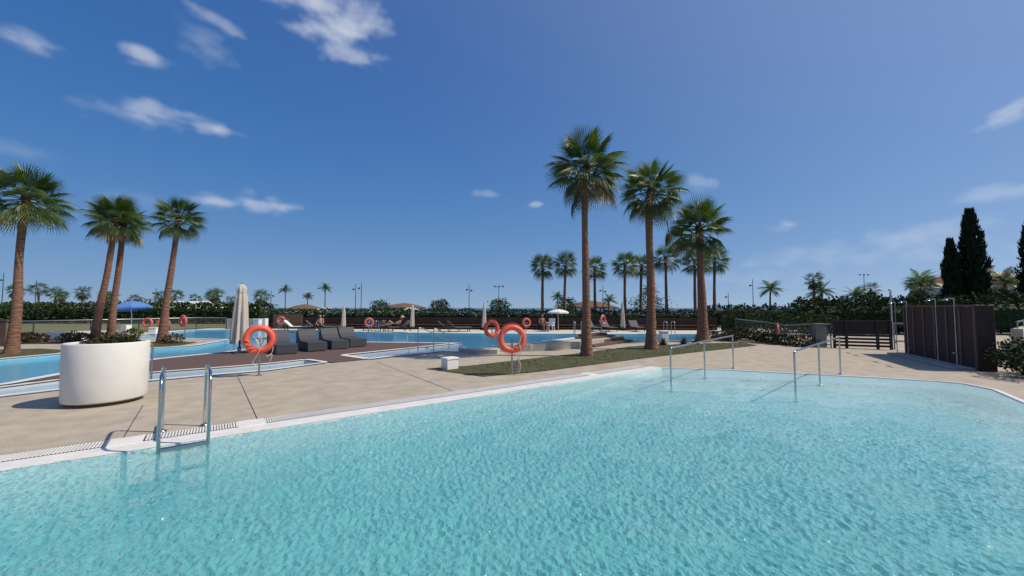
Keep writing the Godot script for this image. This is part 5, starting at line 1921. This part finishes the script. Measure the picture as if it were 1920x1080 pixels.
	for a in [[6.95, -18.2, 0.34, 0.62, "white stone pedestal behind a spiky shrub"], [-23.1, -25.6, 0.42, 0.42, "white block beside the western channel under a life ring"], [-15.2, -15.9, 0.45, 0.30, "white step block at the channel edge by the peninsula"], [-7.6, -27.15, 0.9, 0.10, "low white slab on the far lagoon edge"]]:
		t = thing("white_block", Vector3(a[0], 0, a[1]), 0.2, a[4], "block")
		st = new_st()
		bx(st, Vector3(0, a[3] / 2 - 0.02, 0), Vector3(a[2], a[3] - 0.04, a[2] * 0.8), 0.01)
		obj("shaft", st, M.white_plain, t)
		st = new_st()
		bx(st, Vector3(0, a[3] - 0.02, 0), Vector3(a[2] + 0.05, 0.04, a[2] * 0.8 + 0.05), 0.008)
		obj("cap", st, M.white_plain, t)
	# parasols
	closed_parasol(Vector3(-9.90, 0.03, -14.45), 2.55, 0.255, 3, "large closed beige parasol on the boarded island", "closed parasols", M.parasol_cloth)
	for a in [[-13.3, -31.3, 1.85, "slim closed white parasol behind the empty loungers"], [-7.8, -31.0, 1.95, "slim closed white parasol beside the sunbathers' loungers"], [-2.1, -29.9, 2.0, "slim closed white parasol with a dark mast beside two grey loungers"], [8.26, -29.6, 2.12, "slim closed white parasol beyond the wooden steps"]]:
		closed_parasol(Vector3(a[0], 0, a[1]), a[2], 0.15, 4, a[3], "closed parasols", M.parasol_cloth, 0.12)
	open_parasol(Vector3(3.5, 0, -30.0), 1.58, 0.80, 0.22, 0.0, "small open white parasol in front of the brown wall", M.shade_cloth)
	var up := open_parasol(Vector3(-22.75, 0, -23.7), 2.08, 0.98, 0.42, 0.14, "open blue parasol beside the western channel", M.blue_cloth)
	st = new_st()
	for q in [[-0.16, 0.02, 0.15, 0.05], [0.02, 0.05, 0.14, 0.045], [0.16, 0.0, 0.12, 0.05], [-0.02, -0.07, 0.2, 0.04]]:
		var o := Vector3(0.22 + q[0], 1.76 + q[1], 0.70 - q[1] * 0.9)
		var w := Vector3(q[2] / 2, -0.01, 0)
		var v := Vector3(0, q[3] / 2, -q[3] * 0.75)
		quad(st, o - w - v, o + w - v, o + w + v, o - w + v)
	obj("printed_emblem", st, M.print_white, up)
	# loungers on the island
	var labels := ["charcoal wicker lounger next to the closed beige parasol", "second charcoal wicker lounger from the closed beige parasol", "third charcoal wicker lounger from the closed beige parasol", "charcoal wicker lounger at the open end of the row of four"]
	var k := 0
	for f in [[-7.93, -14.05], [-7.30, -14.95], [-6.78, -15.75], [-6.40, -16.60]]:
		wicker_lounger(Vector3(f[0], 0.03, f[1]), -0.85, labels[k])
		k += 1
	# loungers of the far terrace
	k = 0
	for a in [[-15.0, -29.4, 0.2, 1], [-13.6, -29.8, 0.4, 0], [-12.7, -29.7, 0.4, 0], [-11.0, -29.4, 2.9, 0], [-9.0, -28.8, 2.9, 0], [-7.6, -28.7, 0.3, 0], [-3.6, -28.4, 0.35, 0], [-2.9, -28.3, 0.35, 0], [6.0, -27.6, -1.3, 2], [7.1, -27.5, -1.3, 0], [9.0, -27.6, -1.5, 0]]:
		sling_lounger(Vector3(a[0], 0.004, a[1]), a[2], ["towel-covered lounger on the far terrace", "grey-padded lounger beside the towel-covered one", "grey-padded lounger beside the slim parasol with no sunbather", "reversed grey lounger between the slim parasol and the far ladder", "grey lounger carrying the sunbather in the straw hat", "grey lounger behind the straw-hatted sunbather", "grey lounger of the pair below the dark-masted parasol, outer one", "grey lounger of the pair below the dark-masted parasol, inner one", "grey-backed lounger beyond the wooden steps, next to the tallest palm", "grey-backed lounger beyond the wooden steps, under the life ring", "single grey-backed lounger beside the slim parasol and the middle palm"][k], "loungers of the far terrace", [M.grey_cloth, M.white_cloth, M.grey_cloth][a[3]])
		k += 1
	# white chair
	t = thing("white_chair", Vector3(2.75, 0.004, -28.3), -0.5, "white plastic armchair on the far terrace", "chair")
	st = new_st()
	bx(st, Vector3(0, 0.42, 0), Vector3(0.46, 0.04, 0.44))
	obj("seat", st, M.white_plain, t)
	st = new_st()
	box(st, Transform3D(Basis(Vector3.RIGHT, -0.18), Vector3(0, 0.68, -0.25)), Vector3(0.46, 0.50, 0.03))
	obj("backrest", st, M.white_plain, t)
	for x in [-0.2, 0.2]:
		for z in [-0.18, 0.18]:
			st = new_st()
			tube(st, [Vector3(x * 1.1, 0, z * 1.1), Vector3(x, 0.40, z)], 0.022, 6)
			obj("leg", st, M.white_plain, t)
		st = new_st()
		bx(st, Vector3(x * 1.15, 0.62, 0), Vector3(0.05, 0.03, 0.44))
		bx(st, Vector3(x * 1.15, 0.515, 0.19), Vector3(0.04, 0.18, 0.04))
		obj("armrest", st, M.white_plain, t)
	# people
	person(Vector3(-14.4, -0.06, -29.75), 0.1, "sit", "person in dark swimwear sitting behind the towel-covered lounger", M.skin, M.swim_dark)
	person(Vector3(-8.5, 0.0, -28.8), -1.3, "recline", "person in a straw hat reclining on a lounger by a closed parasol", M.skin, M.swim_dark, true)
	person(Vector3(2.15, 0.0, -28.2), 0.5, "sit", "dark-haired person sitting beside the white armchair", M.skin_dark, M.swim_dark)
	t = thing("low_stool", Vector3(2.15, 0.004, -28.2), 0.5, "small dark stool under the person by the white chair", "stool")
	st = new_st()
	bx(st, Vector3(0, 0.30, 0), Vector3(0.36, 0.04, 0.36))
	obj("seat", st, M.dark_timber, t)
	for x in [-0.14, 0.14]:
		for z in [-0.14, 0.14]:
			st = new_st()
			bx(st, Vector3(x, 0.14, z), Vector3(0.04, 0.28, 0.04))
			obj("leg", st, M.dark_timber, t)

# ---------------------------------------------------------------- far things
func street_lamp(at: Vector3, h: float, heads: int, label: String) -> void:
	var t := thing("street_lamp", at, 0.0, label, "street lamp", "lamps along the shore road")
	var st := new_st(true)
	tube(st, [Vector3.ZERO, Vector3(0, 0.5, 0), Vector3(0, h, 0)], [0.10, 0.07, 0.045], 7)
	obj("pole", st, M.dark_steel, t)
	for k in heads:
		var s := -1.0 if k == 0 else 1.0
		st = new_st()
		tube(st, [Vector3(0, h * 0.84 - 0.15 * k, 0), Vector3(0.38 * s, h * 0.86 - 0.15 * k, 0)], 0.03, 5)
		var arm := obj("arm", st, M.dark_steel, t)
		st = new_st(true)
		lathe(st, [Vector2(0.0, -0.30), Vector2(0.20, -0.26), Vector2(0.16, -0.05), Vector2(0.05, 0.0), Vector2(0.0, 0.02)], 10, Vector3(0.42 * s, h * 0.86 - 0.15 * k, 0))
		obj("lantern", st, M.dark_steel, arm)

func mast_light(at: Vector3, h: float, label: String) -> void:
	var t := thing("light_mast", at, 0.0, label, "street lamp", "lamps along the shore road")
	var st := new_st(true)
	tube(st, [Vector3.ZERO, Vector3(0, h, 0)], [0.09, 0.05], 7)
	obj("pole", st, M.dull_steel, t)
	st = new_st()
	bx(st, Vector3(0, h, 0), Vector3(1.5, 0.06, 0.06))
	obj("crossarm", st, M.dull_steel, t)
	for x in [-0.7, 0.0, 0.7]:
		st = new_st()
		box(st, Transform3D(Basis(Vector3.RIGHT, 0.4), Vector3(x, h + 0.10, 0.08)), Vector3(0.34, 0.24, 0.12), 0.02)
		obj("floodlight", st, M.dull_steel, t)

func thatched_hut(at: Vector3, w: float, eave: float, top: float, label: String) -> void:
	var t := thing("thatched_hut", at, 0.0, label, "hut", "thatched beach huts")
	var st := new_st()
	lathe(st, [Vector2(w / 2, eave - 0.12), Vector2(w / 2 + 0.05, eave), Vector2(w * 0.30, lerpf(eave, top, 0.6)), Vector2(w * 0.06, top), Vector2(0.0, top + 0.04)], 18, Vector3.ZERO, false)
	obj("roof", st, M.thatch, t)
	for k in 6:
		var a := TAU * k / 6.0 + 0.3
		st = new_st()
		tube(st, [Vector3(cos(a), 0, sin(a)) * w * 0.42, Vector3(cos(a) * w * 0.42, eave, sin(a) * w * 0.42)], 0.09, 6)
		obj("post", st, M.beam_timber, t)
	st = new_st()
	bx(st, Vector3(0, 0.55, 0), Vector3(w * 0.5, 1.1, w * 0.4))
	obj("counter", st, M.beam_timber, t)

func tent(at: Vector3, w: float, h: float, label: String) -> void:
	var t := thing("beach_tent", at, 0.0, label, "tent", "white beach tents")
	var st := new_st()
	var e := h * 0.62
	var top := Vector3(0, h, 0)
	var c := [Vector3(-w / 2, e, 1.6), Vector3(w / 2, e, 1.6), Vector3(w / 2, e, -1.6), Vector3(-w / 2, e, -1.6)]
	var r0 := Vector3(-w * 0.36, h, 0)
	var r1 := Vector3(w * 0.36, h, 0)
	quad(st, c[0], c[1], r1, r0)
	quad(st, c[2], c[3], r0, r1)
	tri(st, c[1], c[2], r1)
	tri(st, c[3], c[0], r0)
	for k in 4:
		var p: Vector3 = c[k]
		var q: Vector3 = c[(k + 1) % 4]
		quad(st, p + Vector3.DOWN * 0.35, q + Vector3.DOWN * 0.35, q, p)
	obj("canopy", st, M.white_plain, t)
	for k in 4:
		st = new_st()
		tube(st, [Vector3(c[k].x * 0.98, 0, c[k].z * 0.98), Vector3(c[k].x * 0.98, e, c[k].z * 0.98)], 0.05, 6)
		obj("pole", st, M.white_plain, t)

func build_far() -> void:
	var lamps := [[-90.3, 7.9, 1, "plain dark lamp post at the western end of the shore road"], [-84.4, 6.6, 1, "dark lamp with one lantern behind the thick palm"], [-63.1, 5.2, 2, "dark twin lamp above the row of beach palms"], [-42.7, 4.8, 2, "short dark twin lamp near the first thin date palm"], [-27.7, 6.0, 1, "dark lamp paired with another just beside it, with one lantern"], [-26.7, 6.2, 1, "slightly taller dark lamp of the close pair on the shore"], [-7.6, 5.9, 2, "dark twin lamp alone above the sea"], [-2.4, 3.9, 1, "short dark lamp above the sea beside a round-headed tree"], [16.1, 5.7, 2, "dark twin lamp seen among the palm row"], [38.3, 4.4, 1, "slim dark lamp seaward of the railing"], [42.7, 6.8, 1, "tall dark lamp with one lantern beside the lone date palm"], [54.0, 3.4, 2, "low dark twin lamp behind the clipped hedge"]]
	for a in lamps:
		street_lamp(Vector3(a[0], 0, -70.0), a[1], a[2], a[3])
	mast_light(Vector3(-2.2, 0, -66.0), 5.2, "slim mast with a cross arm above the sea")
	mast_light(Vector3(62.5, 0, -70.0), 7.5, "tall floodlight mast above the hedge near the shaggy palm")
	# a plain pole near the shower screen
	var t := thing("garden_lamp", Vector3(22.8, 0, -23.8), 0.0, "pale garden lamp pole in front of the gate hedge", "lamp post")
	var st := new_st(true)
	tube(st, [Vector3.ZERO, Vector3(0, 2.65, 0)], [0.06, 0.045], 8)
	obj("pole", st, M.dull_steel, t)
	st = new_st(true)
	lathe(st, [Vector2(0.0, 0.0), Vector2(0.10, 0.03), Vector2(0.10, 0.14), Vector2(0.0, 0.18)], 12, Vector3(0, 2.65, 0))
	obj("lantern", st, M.white_plain, t)
	thatched_hut(Vector3(-31.4, 0, -60.0), 5.0, 1.55, 2.25, "thatched hut with a pointed reddish roof between two date palms")
	thatched_hut(Vector3(-16.9, 0, -62.0), 6.8, 1.75, 2.45, "wide thatched hut beside the round bush-like tree")
	thatched_hut(Vector3(9.9, 0, -50.0), 7.0, 1.75, 2.6, "thatched bar roof behind the tallest palm trunk")
	for a in [[-39.0, -47.5, 7.0, 2.5, "wide white beach tent beyond the western hedge"], [-47.5, -50.0, 4.5, 2.5, "white beach tent glimpsed between the beach palms"], [-34.5, -49.0, 5.5, 2.3, "low white beach tent beside the closed beige parasol"], [-71.0, -52.0, 6.0, 2.6, "white beach tent at the western edge of the field"]]:
		tent(Vector3(a[0], 0, a[1]), a[2], a[3], a[4])
	for a in [[-13.4, "small white sunshade among the far huts"], [-24.5, "small white sunshade beside the pair of lamps"]]:
		var o := open_parasol(Vector3(a[0], 0, -52.0), 1.75, 1.3, 0.35, 0.0, a[1], M.shade_cloth)
		o.set_meta("group", "far sunshades")
	# villa behind the cypresses
	var v := thing("villa", Vector3(74.0, 0, -62.0), 0.25, "white villa with terracotta roof behind the cypresses", "house")
	st = new_st()
	bx(st, Vector3(0, 2.6, 0), Vector3(17.0, 5.2, 9.0), 0.02)
	obj("wall", st, M.villa_wall, v)
	st = new_st()
	var e := [Vector3(-9.0, 5.2, 5.0), Vector3(9.0, 5.2, 5.0), Vector3(9.0, 5.2, -5.0), Vector3(-9.0, 5.2, -5.0)]
	var r0 := Vector3(-5.2, 7.4, 0)
	var r1 := Vector3(5.2, 7.4, 0)
	quad(st, e[0], e[1], r1, r0)
	quad(st, e[2], e[3], r0, r1)
	tri(st, e[1], e[2], r1)
	tri(st, e[3], e[0], r0)
	quad(st, e[3], e[2], e[1], e[0])
	var roof := obj("roof", st, M.villa_roof, v)
	st = new_st()
	bx(st, Vector3(-1.0, 7.3, 1.2), Vector3(0.8, 1.5, 0.8), 0.02)
	obj("chimney", st, M.villa_wall, roof)
	st = new_st()
	bx(st, Vector3(-1.0, 8.12, 1.2), Vector3(1.1, 0.16, 1.1), 0.02)
	obj("chimney_cap", st, M.villa_roof, roof)
	for x in [-6.5, -3.6, -0.6, 2.4, 5.6]:
		st = new_st()
		bx(st, Vector3(x, 3.6, 4.51), Vector3(1.1, 1.4, 0.06))
		var win := obj("window", st, M.window_dark, v)
		st = new_st()
		bx(st, Vector3(x, 3.6, 4.56), Vector3(0.07, 1.4, 0.06))
		bx(st, Vector3(x, 2.86, 4.58), Vector3(1.3, 0.08, 0.16))
		obj("frame", st, M.white_plain, win)
	# masonry and rails behind the shower screen
	t = thing("garden_wall", Vector3(17.2, 0, -13.4), 0.6, "low pale garden wall with a rail behind the shower screen", "wall")
	st = new_st()
	bx(st, Vector3(1.0, 0.50, 0), Vector3(5.0, 1.0, 0.25))
	obj("wall_face", st, M.platform_stone, t)
	st = new_st(true)
	tube(st, [Vector3(-1.4, 1.22, 0), Vector3(3.4, 1.22, 0)], 0.03, 8)
	obj("handrail", st, M.steel, t)
	for x in [-1.2, 0.9, 3.1]:
		st = new_st()
		tube(st, [Vector3(x, 1.0, 0), Vector3(x, 1.22, 0)], 0.02, 6)
		obj("post", st, M.steel, t)
